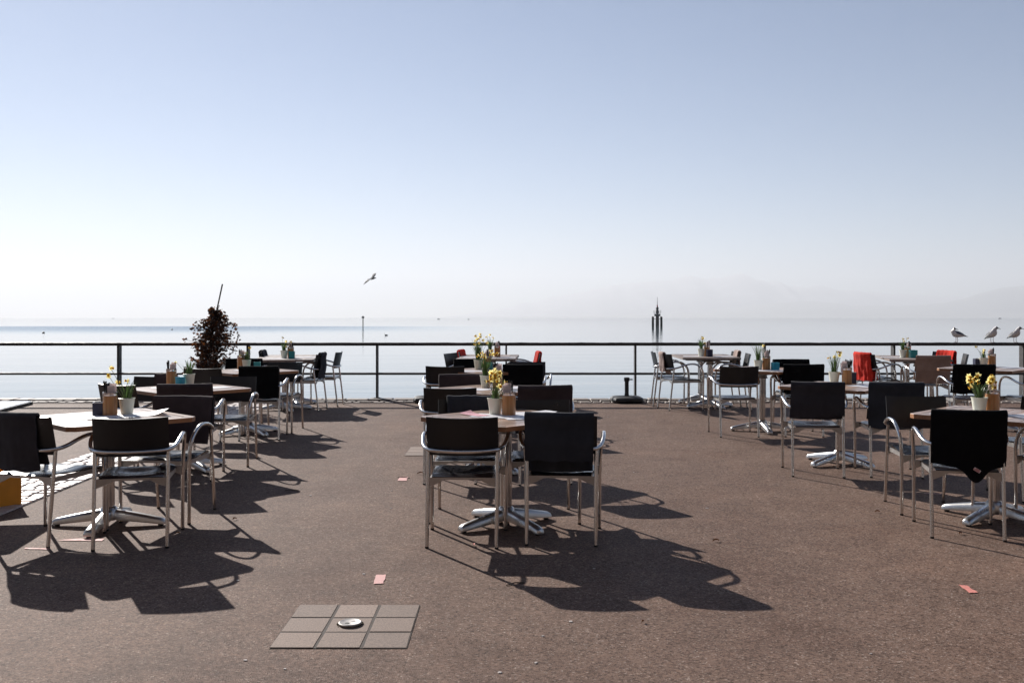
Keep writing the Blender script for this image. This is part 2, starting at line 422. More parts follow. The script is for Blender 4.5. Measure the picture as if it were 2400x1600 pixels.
# ------------------------------------------------------------------ armchair prototype (origin: midpoint between the rear feet, faces +Y)
def back_y(u, z): return .030 + .045 * u * u + ((.6 - z) * .215 if z > .6 else (.6 - z) * .32)
BACK_TOP = .8145
def back_half(z):
    if z >= .600: return .222
    t = (.600 - z) / .03
    return .222 - .012 * t * t
def chair_parts():
    P = []
    for sx in (-1, 1):
        b = MB(); b.tube([(sx * .217, 0, .006), (sx * .217, .070, .6)], .0122, 12); b.lathe([(.0115, 0), (.0125, .002), (.0125, .012)], 12, 1, (sx * .217, 0, 0))
        P.append(('leg', b.mesh('rear_leg', [M['alu'], M['rubber']])))
    for sx in (-1, 1):
        b = MB(); b.tube([(sx * .247, .510, .006), (sx * .249, .513, .40)], .0122, 12); b.lathe([(.0115, 0), (.0125, .002), (.0125, .012)], 12, 1, (sx * .247, .51, 0))
        P.append(('leg', b.mesh('front_leg', [M['alu'], M['rubber']])))
    half = [(0, .008, .598), (.08, .013, .599), (.15, .026, .601), (.205, .050, .605), (.238, .085, .612), (.258, .14, .628), (.270, .22, .656),
            (.274, .31, .672), (.273, .39, .664), (.268, .45, .630), (.260, .492, .575), (.253, .510, .50), (.2495, .513, .402)]
    pts = [(-x, y, z) for x, y, z in reversed(half[1:])] + half
    b = MB(); b.tube(spline(pts, 5), .0128, 12)
    for sx in (-1, 1): b.tube([(sx * .2495, .513, .385), (sx * .2495, .513, .425)], .0145, 12)
    P.append(('armrest_tube', b.mesh('armrest_tube', M['alu'], angle=50)))
    # backrest shell
    b = MB(); nu, nz = 14, 12
    zs = [.572 + (BACK_TOP - .572) * k / nz for k in range(nz + 1)]
    for k, z in enumerate(zs):
        w = back_half(z)
        for i in range(nu + 1):
            u = -1 + 2 * i / nu
            zz = z - (.006 * (1 - u * u) if k == nz else 0)
            b.v.append((u * w, back_y(u * w / .222, z), zz))
    for k in range(nz):
        for i in range(nu):
            a = k * (nu + 1) + i; b.f.append((a, a + 1, a + nu + 2, a + nu + 1)); b.m.append(0); b.t.append(.5)
    P.append(('backrest', b.mesh('backrest', M['black'], solid=.007)))
    # seat pan with punched holes
    b = MB()
    def seat_pt(x, y):
        z = .452 - .024 * math.exp(-((x / .15) ** 2 + ((y - .27) / .15) ** 2)) 
        t = max(0, (y - .43) / .06); z -= .018 * t * t
        t = max(0, (.10 - y) / .06); z -= .012 * t * t
        e = max(0, (abs(x) - .185) / .03); z -= .012 * e * e
        return (x, y, z)
    def wid(y): return .190 + (.215 - .190) * min(1, max(0, (y - .04) / .3))
    xs = [-1, -.86, -.62] + [-.46 + .92 * k / 10 for k in range(11)] + [.62, .86, 1]
    ys = [.04, .065, .10, .15] + [.185 + .2 * k / 10 for k in range(11)] + [.42, .455, .485]
    for j in range(len(ys) - 1):
        for i in range(len(xs) - 1):
            c = [(xs[i], ys[j]), (xs[i + 1], ys[j]), (xs[i + 1], ys[j + 1]), (xs[i], ys[j + 1])]
            q = [(px * wid(py), py) for px, py in c]
            hole = 3 <= i <= 12 and 4 <= j <= 13 and i % 2 == 1 and j % 2 == 0
            if not hole:
                b.add([seat_pt(*p) for p in q], [(0, 1, 2, 3)])
            else:
                mx = sum(p[0] for p in q) / 4; my = sum(p[1] for p in q) / 4
                inn = []
                for k in range(4):
                    a = q[k]; d = q[(k + 1) % 4]
                    for p in (a, ((a[0] + d[0]) / 2, (a[1] + d[1]) / 2)):
                        l = math.hypot(p[0] - mx, p[1] - my); inn.append((mx + (p[0] - mx) / l * .0068, my + (p[1] - my) / l * .0068))
                b.add([seat_pt(*p) for p in q + inn], [(k, (k + 1) % 4, 4 + (2 * k + 2) % 8, 4 + 2 * k + 1, 4 + 2 * k) for k in range(4)])
    P.append(('seat', b.mesh('seat', M['seat_black'], solid=.009, merge=True, angle=50)))
    # cast gusset frame beneath the seat
    b = MB()
    for y, hx, zz in ((.047, .210, .415), (.502, .243, .415)):
        prof = [(-hx, zz - .042), (-hx + .05, zz - .022), (-.11, zz + .004), (.11, zz + .004), (hx - .05, zz - .022), (hx, zz - .042),
                (hx, zz + .018), (.11, zz + .019), (-.11, zz + .019), (-hx, zz + .018)]
        m4 = Matrix(((1, 0, 0, 0), (0, 0, -1, y + .006), (0, 1, 0, 0), (0, 0, 0, 1)))
        b.prism(prof, 0, .012, mat=m4)
    for sx in (-1, 1):
        x0, x1 = sorted((sx * .196, sx * .208)); b.box(x0, x1, .06, .49, .398, .428)
    P.append(('seat_frame', b.mesh('seat_frame', M['alu_dull'])))
    return P
CHAIR = chair_parts()

def blanket_mesh(name, mat, u0, u1, rear, front, seed=0, fold=.006, sag=.0, droop=0., skew=0., thick=.012, tagq=False, gather=0.):
    """cloth laid over the backrest: hem height behind = rear, hem height before = front (local z)."""
    rg = random.Random(seed); ph = rg.random() * 6
    nu = 26; path = []
    top = BACK_TOP + .004
    def col(u):
        c = []
        hem = rear + sag * math.sin((u + 1) * 1.6 + ph) + skew * u - droop * math.exp(-((u - .2) / .38) ** 2) + .006 * math.sin(u * 9 + ph)
        n1 = 16
        for k in range(n1 + 1):
            z = hem + (top - .008 - hem) * k / n1
            t = min(1, max(0, (z - .64) / .1))
            off = .034 * (1 - t) + .014 * t
            if z < .585: off += .004 + (.585 - z) * .10
            zc = max(z, .50)
            c.append((z, back_y(u, zc) - off, 0))
        for k in range(1, 6):
            a = math.pi * k / 6
            c.append((top - .008 + .016 * math.sin(a) * 1.0, back_y(u, top) - .014 * math.cos(a) + .003, 1))
        fh = front - sag * .5 * math.cos(u * 2 + ph)
        for k in range(0, 11):
            z = top - .008 + (fh - top + .008) * k / 10
            c.append((z, back_y(u, max(z, .5)) + .016 + (.006 if z < .6 else 0), 2))
        return c
    b = MB(); cols = []
    for i in range(nu + 1):
        u = u0 + (u1 - u0) * i / nu
        cc = col(max(-1.04, min(1.04, u)))
        pts = []
        for k, (z, y, side) in enumerate(cc):
            lowr = max(0, min(1, (BACK_TOP - z) / .25))
            f = fold * (.35 + lowr) * (math.sin(u * 7 + ph + z * 5) + .6 * math.sin(u * 15 + 2 * ph - z * 9) + .5 * (mnoise.noise(Vector((u * 3, z * 9, seed))) ))
            y2 = y - abs(f) if side == 0 else (y + abs(f) if side == 2 else y)
            x = u * .222
            if gather: x = (u0 + u1) / 2 * .222 + (x - (u0 + u1) / 2 * .222) * (1 + gather * (lowr - .5))
            zz = z + (abs(f) * .9 if side == 1 else 0)
            pts.append((x + .004 * mnoise.noise(Vector((z * 12, u, seed + 3.))), y2, zz))
        cols.append(pts)
    m = len(cols[0])
    for c in cols: b.v += c
    for i in range(nu):
        for k in range(m - 1):
            b.f.append((i * m + k, (i + 1) * m + k, (i + 1) * m + k + 1, i * m + k + 1)); b.m.append(0); b.t.append(.5)
    return b.mesh(name, mat, solid=-thick, angle=60)

ROWS = {'L': 'cobble-side row', 'C': 'middle row', 'R': 'gull-side row'}
def tdesc(t):
    pos = {'1': 'front table', '2': 'second table', '3': 'third table', '4': 'railing table'}
    if t == 'R5': return 'railing table between the red blankets'
    if t == 'R6': return 'table behind the gull-side front table'
    return pos[t[1]] + ' of the ' + ROWS[t[0]]

def chair(x, y, rot, label):
    return thing('armchair', label, 'armchair', place(x, y, rot), CHAIR, 'black and aluminium terrace armchairs')
BL_N = [0]
def blanket(x, y, rot, label, mat, u0=-1.03, u1=1.03, rear=.52, front=.58, **kw):
    BL_N[0] += 1
    me = blanket_mesh('blanket', M[mat], u0, u1, rear, front, seed=BL_N[0], **kw)
    o = link('blanket', me, None, place(x, y, rot)); tag(o, label, 'blanket', 'fleece blankets hung over the chair backs'); return o

W, N_ = 'facing the water', 'facing the camera'
CH = [  # x, y, rot, label, blanket (colour word, label, material, options)
 (-.3125, 6.174, -2.6, 'bare black armchair with its back to the camera at front table of the middle row', None),
 (.308, 6.237, -4, 'armchair under a smooth slate-grey blanket, back to camera, at front table of the middle row',
   ('slate-grey blanket with a straight hem over the near chair of the middle front table', 'f_slate', dict(u0=-1.02, u1=.90, rear=.530, front=.452, fold=.0025, sag=.004))),
 (-.32, 7.384, 180, 'armchair with a bunched slate blanket facing the camera at front table of the middle row',
   ('bunched dark slate blanket on a far-side chair of the middle front table', 'f_slate', dict(u0=-1.0, u1=.72, rear=.6, front=.56, fold=.010, sag=.01))),
 (.20, 7.36, 182, 'bare glossy black armchair facing the camera at front table of the middle row', None),
 (-.523, 8.39, 0, 'bare black armchair with its back to the camera at second table of the middle row', None),
 (.282, 8.364, 7, 'armchair under a wide brown blanket at the second table of the middle row',
   ('wide brown blanket on the near chair of the middle row second table', 'f_brown', dict(rear=.56, front=.6, fold=.004, skew=-.005))),
 (-.483, 9.75, 180, 'armchair with a smooth brown blanket facing the camera at second table of the middle row',
   ('smooth brown blanket with light hem on the far chair of the middle second table', 'f_brown', dict(rear=.6, front=.52, fold=.004))),
 (.123, 11.45, 0, 'armchair under a black blanket at third table of the middle row, back to camera',
   ('black blanket on the near chair of the middle row third table', 'f_black', dict(rear=.58, front=.6, fold=.003, thick=.008))),
 (.19, 12.38, 181, 'bare black armchair facing the camera at third table of the middle row', None),
 (-.774, 11.45, -3, 'bare black armchair with its back to the camera at third table of the middle row', None),
 (-.511, 12.65, 180, 'armchair under a small black blanket facing the camera at third table of the middle row',
   ('small black blanket on the far chair of the middle row third table', 'f_black', dict(rear=.62, front=.56, fold=.003, thick=.008))),
 (-.93, 14.66, -112, 'bare black armchair sideways at the railing table of the middle row', None),
 (-.80, 15.28, -96, 'armchair with a red blanket on the cobble side of the middle railing table',
   ('red blanket peeking behind a bare chair at the middle row railing table', 'f_red', dict(u0=-.95, u1=.4, rear=.6, front=.6, fold=.006))),
 (.40, 14.72, 96, 'armchair with a folded red blanket on the gull side of the middle railing table',
   ('narrow folded red blanket with dark inside at the middle row railing table', 'f_red', dict(u0=-.55, u1=.75, rear=.55, front=.5, fold=.005, gather=.2))),
 (.43, 15.33, 90, 'bare black armchair behind the narrow red blanket at the middle railing table', None),
 (-2.357, 6.147, 11.4, 'bare black armchair with punched seat in view at front table of the cobble-side row', None),
 (-3.088, 6.238, -16, 'armchair under a charcoal blanket beside the yellow crate',
   ('charcoal blanket hanging low on the chair beside the yellow crate', 'f_charcoal', dict(u0=-1.03, u1=.62, rear=.47, front=.50, fold=.003, sag=.004))),
 (-2.416, 7.39, 174, 'armchair under a wide brown blanket facing the camera at front table of the cobble-side row',
   ('wide brown blanket with sunlit top edge at front table of the cobble-side row', 'f_brown', dict(rear=.6, front=.50, fold=.004, u0=-1.0, u1=1.03))),
 (-3.50, 8.77, -25, 'bare black armchair turned askew between the first two tables of the cobble-side row', None),
 (-2.80, 8.52, 7.8, 'armchair under a brown blanket, back to the camera, at second table of the cobble-side row',
   ('brown blanket on the near chair of the second table of the cobble-side row', 'f_brown', dict(rear=.52, front=.58, fold=.004))),
 (-2.735, 9.81, 182, 'bare shiny black armchair facing the camera at second table of the cobble-side row', None),
 (-3.486, 9.78, 172, 'armchair with a rumpled brown blanket facing the camera behind the turquoise tin',
   ('rumpled brown blanket on the far chair behind the turquoise tin', 'f_brown', dict(u0=-1.0, u1=.1, rear=.6, front=.58, fold=.013))),
 (-3.45, 11.07, -8, 'bare black armchair right before the wilted shrub at third table of the cobble-side row', None),
 (-2.825, 11.116, 6, 'armchair under a black blanket, back to the camera, at third table of the cobble-side row',
   ('black blanket reaching the seat at third table of the cobble-side row', 'f_black', dict(rear=.47, front=.55, fold=.0025, u0=-1.0, u1=.95, thick=.008))),
 (-2.80, 12.32, 174, 'bare black armchair facing the camera at third table of the cobble-side row', None),
 (-3.42, 12.72, 188, 'black-blanketed armchair beside the wilted shrub, facing the camera at the third cobble-side table',
   ('black blanket on the chair beside the wilted shrub', 'f_black', dict(rear=.6, front=.56, fold=.004, thick=.01))),
 (-3.80, 15.12, -84, 'armchair with a ribbed dark blanket between the shrub and the cobble-side railing table',
   ('ribbed black blanket on the chair next to the shrub at the cobble-side railing table', 'f_slate', dict(u0=-.9, u1=.7, rear=.6, front=.55, fold=.009))),
 (-2.74, 14.42, 84, 'armchair with a blue-grey blanket over one side at the cobble-side railing table',
   ('blue-grey blanket folded over the chair of the cobble-side railing table', 'f_slate', dict(u0=-.62, u1=.95, rear=.46, front=.46, fold=.006, gather=.15))),
 (-2.60, 15.10, 88, 'bare black armchair closest to the railing at the cobble-side railing table', None),
 (2.933, 6.40, -13, 'armchair under a black blanket with a small tag at front table of the gull-side row',
   ('black blanket with a drooping corner and small tag at front table of the gull-side row', 'f_black', dict(rear=.475, front=.55, fold=.003, droop=.10, u0=-.99, u1=1.04, thick=.010))),
 (3.09, 7.65, 175.4, 'bare glossy black armchair facing the camera at front table of the gull-side row', None),
 (4.133, 7.62, 0, 'bare black armchair cut by the frame behind the front table of the gull-side row', None),
 (4.10, 6.85, 33, 'black armchair mostly out of frame, turned towards the front table of the gull-side row', None),
 (2.69, 8.74, -8.6, 'armchair under a dark grey blanket before the navy tin of the second gull-side table',
   ('dark grey blanket with a sloping hem on the chair before the navy tin', 'f_charcoal', dict(rear=.53, front=.5, fold=.005, skew=.012, u0=-1.04, u1=1.0))),
 (3.365, 8.70, -7, 'armchair in a long slate blanket behind the glossy bare chair of the gull-side row',
   ('long slate blanket on the chair beside the second gull-side table', 'f_slate', dict(rear=.43, front=.5, fold=.004, u0=-1.04, u1=1.02))),
 (3.36, 11.44, 0, 'armchair under a black blanket beside a bare one, third table of the gull-side row',
   ('black blanket on the near chair of the gull-side third table', 'f_black', dict(rear=.5, front=.5, fold=.003, thick=.010))),
 (2.61, 11.41, 1, 'bare black armchair with its back to the camera at third table of the gull-side row', None),
 (3.52, 12.6, 180, 'armchair under a black blanket facing the camera behind the bright turquoise tin',
   ('black blanket on the far chair behind the bright turquoise tin', 'f_black', dict(rear=.6, front=.56, fold=.003, thick=.008))),
 (2.21, 14.515, -76, 'armchair with a pinkish beige blanket nearest the parasol base at the railing table',
   ('pinkish beige blanket with dark inside, on the chair nearer the parasol base', 'f_beige', dict(u0=-.85, u1=.25, rear=.55, front=.52, fold=.006, gather=.2))),
 (2.13, 15.13, -93, 'bare black armchair behind the beige-blanketed chair near the parasol base', None),
 (3.46, 14.52, 84, 'bare black armchair showing its shiny front at the railing table of the gull-side row', None),
 (3.42, 15.12, 92, 'armchair with a pale beige blanket on the water side of the gull-side railing table',
   ('pale beige blanket on the far chair of the gull-side railing table', 'f_beige', dict(u0=-.9, u1=.5, rear=.6, front=.56, fold=.005))),
 (5.07, 14.40, -70, 'armchair with a long bright red blanket at the railing table beneath the gulls',
   ('long bright red blanket hanging below the seat, at the railing table', 'f_red', dict(u0=-.95, u1=.75, rear=.43, front=.44, fold=.007, gather=.1))),
 (5.20, 15.05, -97, 'bare black armchair behind the long bright red blanket', None),
 (5.70, 13.45, -1, 'armchair under a taupe blanket beside the long red blanket',
   ('taupe blanket over a whole chair back at the railing table', 'f_taupe', dict(rear=.46, front=.5, fold=.003, skew=-.01))),
 (6.55, 15.05, 112, 'armchair with a crumpled red blanket behind the taupe-blanketed chair',
   ('crumpled red blanket behind the taupe-blanketed chair', 'f_red', dict(u0=-.95, u1=.65, rear=.6, front=.56, fold=.011))),
 (6.58, 14.40, 72, 'bare black armchair right of the crumpled red blanket', None),
 (5.30, 11.40, -5, 'armchair under a black blanket behind the daffodils of the front gull-side table',
   ('black blanket on the chair behind the daffodils of the front gull-side table', 'f_black', dict(rear=.50, front=.5, fold=.004, u0=-1.04, u1=1.03))),
 (6.10, 11.40, 3, 'bare black armchair at the frame edge near the table behind the gull-side front table', None),
]
for x, y, rot, lab, bl in CH:
    chair(x, y, rot, lab)
    if bl:
        ob = blanket(x, y, rot, bl[0], bl[1], **bl[2])
        if 'small tag' in bl[0]:
            b = MB(); q = Matrix.Translation((.045, -.026, .455)) @ Matrix.Rotation(R(32), 4, 'Y')
            b.box(-.022, .022, -.002, .0, -.010, .010, 0, mat=q)
            for k in (-1, 0, 1): b.box(-.018 + .006 * k, .016, -.0028, -.002, -.002 + .006 * k, .001 + .006 * k, 1, mat=q)
            link('care_tag', b.mesh('care_tag', [M['napkin'], M['redpaint']]), ob)

# ------------------------------------------------------------------ tables
def octagon(h, c):
    return [(h - c, -h), (h, -h + c), (h, h - c), (h - c, h), (-h + c, h), (-h, h - c), (-h, -h + c), (-h + c, -h)]
def clip(poly, axis, val, keep_less):
    out = []
    for i in range(len(poly)):
        a = poly[i]; b = poly[(i + 1) % len(poly)]
        ina = (a[axis] <= val) == keep_less or a[axis] == val; inb = (b[axis] <= val) == keep_less or b[axis] == val
        if ina: out.append(a)
        if ina != inb:
            t = (val - a[axis]) / (b[axis] - a[axis]); out.append((a[0] + (b[0] - a[0]) * t, a[1] + (b[1] - a[1]) * t))
    r_ = []
    for p in out:
        if not r_ or math.hypot(p[0] - r_[-1][0], p[1] - r_[-1][1]) > 1e-5: r_.append(p)
    return r_
TOP_Z = .745
def slat_top(poly, n, half, mat, name, frame=.055):
    b = MB(); b.topmi = 1; rg = random.Random(3)
    inner = [(p[0] * (1 - frame / half), p[1] * (1 - frame / half)) for p in poly]
    m = len(poly)
    for i in range(m):                            # border boards, mitred
        q = [poly[i], poly[(i + 1) % m], inner[(i + 1) % m], inner[i]]
        c = (sum(p[0] for p in q) / 4, sum(p[1] for p in q) / 4)
        q = [(p[0] + (c[0] - p[0]) * .004, p[1] + (c[1] - p[1]) * .004) for p in q]
        b.prism(q, TOP_Z - .030, TOP_Z, tone=rg.random(), b=.002)
    hi = half - frame - .004
    hy = max(abs(p[1]) for p in inner)
    for k in range(n):
        a = -hy + 2 * hy * k / n + .003; d = -hy + 2 * hy * (k + 1) / n - .003
        s_ = clip(clip([(p[0] * (hi / (half - frame)), p[1] * .993) for p in inner], 1, a, False), 1, d, True)
        if len(s_) > 2: b.prism(s_, TOP_Z - .026, TOP_Z - .001, tone=rg.random(), b=.0015)
    b.box(-hi * .6, hi * .6, -.03, .03, TOP_Z - .05, TOP_Z - .0265, 0, .2)
    return b.mesh(name, mat, angle=25)
TOP_SQ = slat_top(octagon(.435, .045), 8, .435, [M['teak'], M['teak_top']], 'tabletop')
def rect_oct(hx, hy, c): return [(hx - c, -hy), (hx, -hy + c), (hx, hy - c), (hx - c, hy), (-hx + c, hy), (-hx, hy - c), (-hx, -hy + c), (-hx + c, -hy)]
def long_top(hx, hy):
    b = MB(); rg = random.Random(5); n = 7; poly = rect_oct(hx, hy, .03)
    for k in range(n):
        a = -hx + 2 * hx * k / n + .002; d = -hx + 2 * hx * (k + 1) / n - .002
        s_ = clip(clip(poly, 0, a, False), 0, d, True)
        b.prism(s_, TOP_Z - .032, TOP_Z, tone=rg.random(), b=.002)
    b.box(-hx * .8, hx * .8, -.3, -.24, TOP_Z - .055, TOP_Z - .0325); b.box(-hx * .8, hx * .8, .24, .3, TOP_Z - .055, TOP_Z - .0325)
    return b.mesh('tabletop', M['greywood'], angle=25)

def pedestal(dy=0., brot=0.):
    """column of four tubes, hub and four cast arms; returns parts list"""
    parts = []
    b = MB()
    for k in range(4):
        a = R(45 + 90 * k + brot); b.tube([(.021 * math.cos(a), dy + .021 * math.sin(a), .10), (.021 * math.cos(a), dy + .021 * math.sin(a), TOP_Z - .055)], .0185, 12)
    parts.append(('column', b.mesh('column', M['alu'])))
    b = MB(); b.box(-.13, .13, dy - .13, dy + .13, TOP_Z - .062, TOP_Z - .0562); b.lathe([(.065, -.045), (.05, 0), (.05, .001)], 16, 0, (0, dy, TOP_Z - .064))
    parts.append(('top_plate', b.mesh('top_plate', M['alu_dull'])))
    b = MB(); b.lathe([(.062, .045), (.066, .065), (.062, .095), (.052, .125), (.040, .135)], 20, 0, (0, dy, 0))
    parts.append(('hub', b.mesh('hub', M['cast'])))
    for k in range(4):
        q = Matrix.Translation((0, dy, 0)) @ Matrix.Rotation(R(90 * k + brot), 4, 'Z')
        rings = []
        for t in [0, .15, .35, .6, .8, .93, .985, 1.0]:
            x = .035 + .345 * t
            zt = .118 * (1 - t) + .062 * t - .012 * t * t
            if t > .97: zt -= .012 * (t - .97) / .03
            zb = .048 * (1 - t) + .012 * t
            w = .036 * (1 - t) + .031 * t
            if t > .95: w *= 1 - 2.2 * (t - .95)
            rr = []
            for (cx, cz) in ((-1, 0), (-1, .62), (-.72, .9), (-.3, 1), (.3, 1), (.72, .9), (1, .62), (1, 0)):
                rr.append(q @ Vector((x, cx * w, zb + (zt - zb) * cz)))
            rings.append(rr)
        b = MB(); b.loft(rings)
        f = MB(); f.lathe([(.018, 0), (.018, .014)], 12, 0, tuple(q @ Vector((.35, 0, 0))))
        parts.append(('base_arm', b.mesh('base_arm', M['cast'], angle=50), [('foot_pad', f.mesh('foot_pad', M['rubber']))]))
    return parts
PED = {}
def ped(dy, brot):
    k = (dy, brot)
    if k not in PED: PED[k] = pedestal(dy, brot)
    return PED[k]
TM = {}
def sq_table(key, x, y, rot, brot, label):
    m = place(x, y, rot); TM[key] = (m, rot)
    thing('bistro_table', label, 'table', m, [('tabletop', TOP_SQ)] + ped(0., brot - rot), 'slatted square terrace tables')
def lg_table(key, x, y, rot, hx, hy, dy, label):
    m = place(x, y, rot); TM[key] = (m, rot)
    thing('long_table', label, 'table', m, [('tabletop', long_top(hx, hy))] + ped(-dy, 20.) + ped(dy, 20.), 'long terrace tables by the railing')
sq_table('L1', -2.76, 6.82, 45, 2, 'slatted square table holding the navy tin, front of the cobble-side row')
sq_table('L2', -3.0, 9.20, 46, 47, 'slatted square table holding the turquoise tin, second in the cobble-side row')
sq_table('L3', -3.10, 11.74, 45, 45, 'slatted square table before the wilted shrub, third in the cobble-side row')
lg_table('L4', -3.33, 14.85, 6, .43, .75, .42, 'long two-pedestal table at the railing, end of the cobble-side row')
sq_table('C1', -.04, 6.82, 42, 37, 'slatted square table with bare orange edge, front of the middle row')
sq_table('C2', -.20, 9.13, 44, 40, 'slatted square table with full daffodil pot, second in the middle row')
sq_table('C3', -.33, 11.78, 45, 45, 'slatted square table third in the middle row, near the railing table')
lg_table('C4', -.35, 15.0, -3, .43, .65, .36, 'long dark-edged table at the railing, end of the middle row')
sq_table('R1', 3.40, 7.02, 45, 37, 'slatted square table with the biggest daffodils, front of the gull-side row')
sq_table('R2', 3.12, 9.48, 45, 33, 'slatted square table second in the gull-side row, between two grey-blanketed chairs')
sq_table('R3', 3.02, 12.02, 45, 0, 'slatted square table with bright turquoise tin, third in the gull-side row')
lg_table('R4', 2.95, 15.22, 0, .43, .56, .38, 'long two-pedestal table near the parasol base, end of the gull-side row')
lg_table('R5', 5.93, 14.76, -10, .43, .6, .36, 'long table at the railing between red-blanketed chairs')
sq_table('R6', 5.80, 12.2, 45, 45, 'slatted square table behind the front gull-side table, near the frame edge')

# table against the frame edge with a dark rim, and the yellow crate beside it
m = place(-4.19, 7.53, 6)
b = MB(); b.prism(octagon(.41, .03), TOP_Z - .03, TOP_Z - .002, 0, b=.003); b.prism(octagon(.40, .03), TOP_Z - .0019, TOP_Z + .001, 1)
thing('bistro_table', 'white-topped table with black rim at the frame edge above the yellow crate', 'table', m,
      [('tabletop', b.mesh('tabletop', [M['slab_dark'], M['white_top']]))] + ped(0., 38.))
b = MB(); bw, bd, bh = .21, .10, .27
q = Matrix.Translation((0, 0, 0))
for (x0, x1, y0, y1) in ((-bw, bw, -bd, -bd + .012), (-bw, bw, bd - .012, bd), (-bw, -bw + .012, -bd + .012, bd - .012), (bw - .012, bw, -bd + .012, bd - .012)):
    b.bbox(x0, x1, y0, y1, .0, bh, .004)
b.box(-bw + .012, bw - .012, -bd + .012, bd - .012, .0, .012)
b.bbox(-bw - .006, bw + .006, -bd - .006, -bd, bh - .03, bh, .003); b.bbox(-bw - .006, bw + .006, bd, bd + .006, bh - .03, bh, .003)
fx, fy = -3.70, 7.51
ang = 46; dx = Vector((math.cos(R(ang)), math.sin(R(ang)))); dn = Vector((-dx.y, dx.x))
cx, cy = Vector((fx, fy)) - dx * bw + dn * bd
o = link('plastic_crate', b.mesh('plastic_crate', M['crate']), None, place(cx, cy, ang)); tag(o, 'yellow orange plastic crate on the cobbles beneath the black-rimmed table', 'crate')

# ------------------------------------------------------------------ things on the tables
def pot_mesh():
    b = MB(); b.lathe([(.038, .001), (.0385, .004), (.0535, .108), (.0565, .109), (.0565, .114), (.0535, .115), (.0525, .105), (.0510, .100)], 28)
    return b.mesh('pot', M['pot'])
POT = pot_mesh()
b = MB(); b.lathe([(.0505, .098), (.03, .102), (.0, .103)], 20); SOIL = b.mesh('soil', M['soil'])
def leaves_mesh(seed, n, hmin, hmax, spread):
    rg = random.Random(seed); b = MB()
    for i in range(n):
        a = rg.random() * 6.283; r0 = rg.random() * .03; L = rg.uniform(hmin, hmax); lean = rg.uniform(.1, 1) * spread; w = rg.uniform(.003, .0048)
        d = Vector((math.cos(a), math.sin(a), 0)); s_ = Vector((-d.y, d.x, 0)); droop = rg.uniform(0, .9) * lean
        vs = []
        for k in range(8):
            t = k / 7
            p = d * (r0 + lean * L * t * t) + Vector((0, 0, .100 + L * (t - droop * t ** 3 * .6)))
            ww = w * (1 - t ** 3) + .0004; vs += [p - s_ * ww, p + Vector((0, 0, -.0012)) - d * .0012, p + s_ * ww]
        fs = []
        for k in range(7):
            fs += [(k * 3, k * 3 + 1, k * 3 + 4, k * 3 + 3), (k * 3 + 1, k * 3 + 2, k * 3 + 5, k * 3 + 4)]
        b.add(vs, fs)
    return b.mesh('leaves', M['leaf'])
def flower_mesh(seed, base, head, face, scale=1.):
    rg = random.Random(seed); b = MB()
    base = Vector(base); head = Vector(head); f = Vector(face).normalized()
    mid = base.lerp(head, .55) + Vector((rg.uniform(-.01, .01), rg.uniform(-.01, .01), .012))
    neck = head - f * .014 + Vector((0, 0, .006))
    b.tube(spline([base, mid, neck, head - f * .004], 5), .0018, 5, 2)
    u = f.cross(Vector((0, 0, 1))).normalized(); v = u.cross(f)
    for k in range(6):
        a = R(60 * k + rg.uniform(-8, 8)); d = u * math.cos(a) + v * math.sin(a); s_ = f.cross(d)
        L = .021 * scale * rg.uniform(.9, 1.1); w = .0085 * scale; back = rg.uniform(-.35, .1)
        vs = [head, head + d * L * .45 + s_ * w + f * back * .004, head + d * L - f * .004, head + d * L * .45 - s_ * w + f * back * .004, head + d * L * .5 + f * .002]
        b.add(vs, [(0, 1, 4), (1, 2, 4), (2, 3, 4), (3, 0, 4)], 0)
    vs = []; n = 9
    for (r_, h) in ((.0045, 0), (.0065, .012), (.0095, .018)):
        for k in range(n):
            a = 6.283 * k / n; rr = r_ * scale * (1 + (.12 if k % 2 and h > .015 else 0)); vs.append(head + (u * math.cos(a) + v * math.sin(a)) * rr + f * h * scale)
    fs = [(i * n + k, i * n + (k + 1) % n, (i + 1) * n + (k + 1) % n, (i + 1) * n + k) for i in range(2) for k in range(n)]
    vs.append(head + f * .004); fs += [(n + k, n + (k + 1) % n, 3 * n) for k in range(n)]
    b.add(vs, fs, 1)
    return b.mesh('flower', [M['petal'], M['trumpet'], M['stalk']], angle=60)

def on_table(t, x, y, z=0., rot=0.):
    """matrix for something standing on table t at world x, y"""
    m, trot = TM[t]
    loc = m.inverted() @ Vector((x, y, gz(y) + TOP_Z))
    return m @ Matrix.Translation((loc.x, loc.y, TOP_Z + z)) @ Matrix.Rotation(R(rot - trot), 4, 'Z')

def potted(t, x, y, seed, flowers, nl=38, h=(.07, .17), spread=.55, label=None, fs=1.0):
    rg = random.Random(seed)
    parts = [('pot', POT), ('soil', SOIL), ('leaves', leaves_mesh(seed, nl, h[0], h[1], spread))]
    for k, (fx, fz, fy) in enumerate(flowers):
        base = (fx * .15 + rg.uniform(-.012, .012), rg.uniform(-.015, .015), .1)
        face = (rg.uniform(-1, 1), rg.uniform(-1, .25), rg.uniform(-.35, .25))
        parts.append(('flower', flower_mesh(seed * 31 + k, base, (fx, fy, fz), face, fs)))
    thing('potted_daffodil', label or 'cream flower pot of yellow daffodils on the ' + tdesc(t), 'flower pot', on_table(t, x, y, 0, 0), parts, 'daffodil pots on the tables')
HB = MB(); HB.lathe([(.046, 0), (.047, .003), (.047, .138), (.0468, .139)], 30); HOLD = HB.mesh('bamboo_cup', M['bamboo'])
HB = MB(); HB.lathe([(.0474, .139), (.0480, .140), (.0480, .163), (.0450, .163), (.0445, .05), (.0, .05)], 30); BAND = HB.mesh('steel_rim', M['steel'])
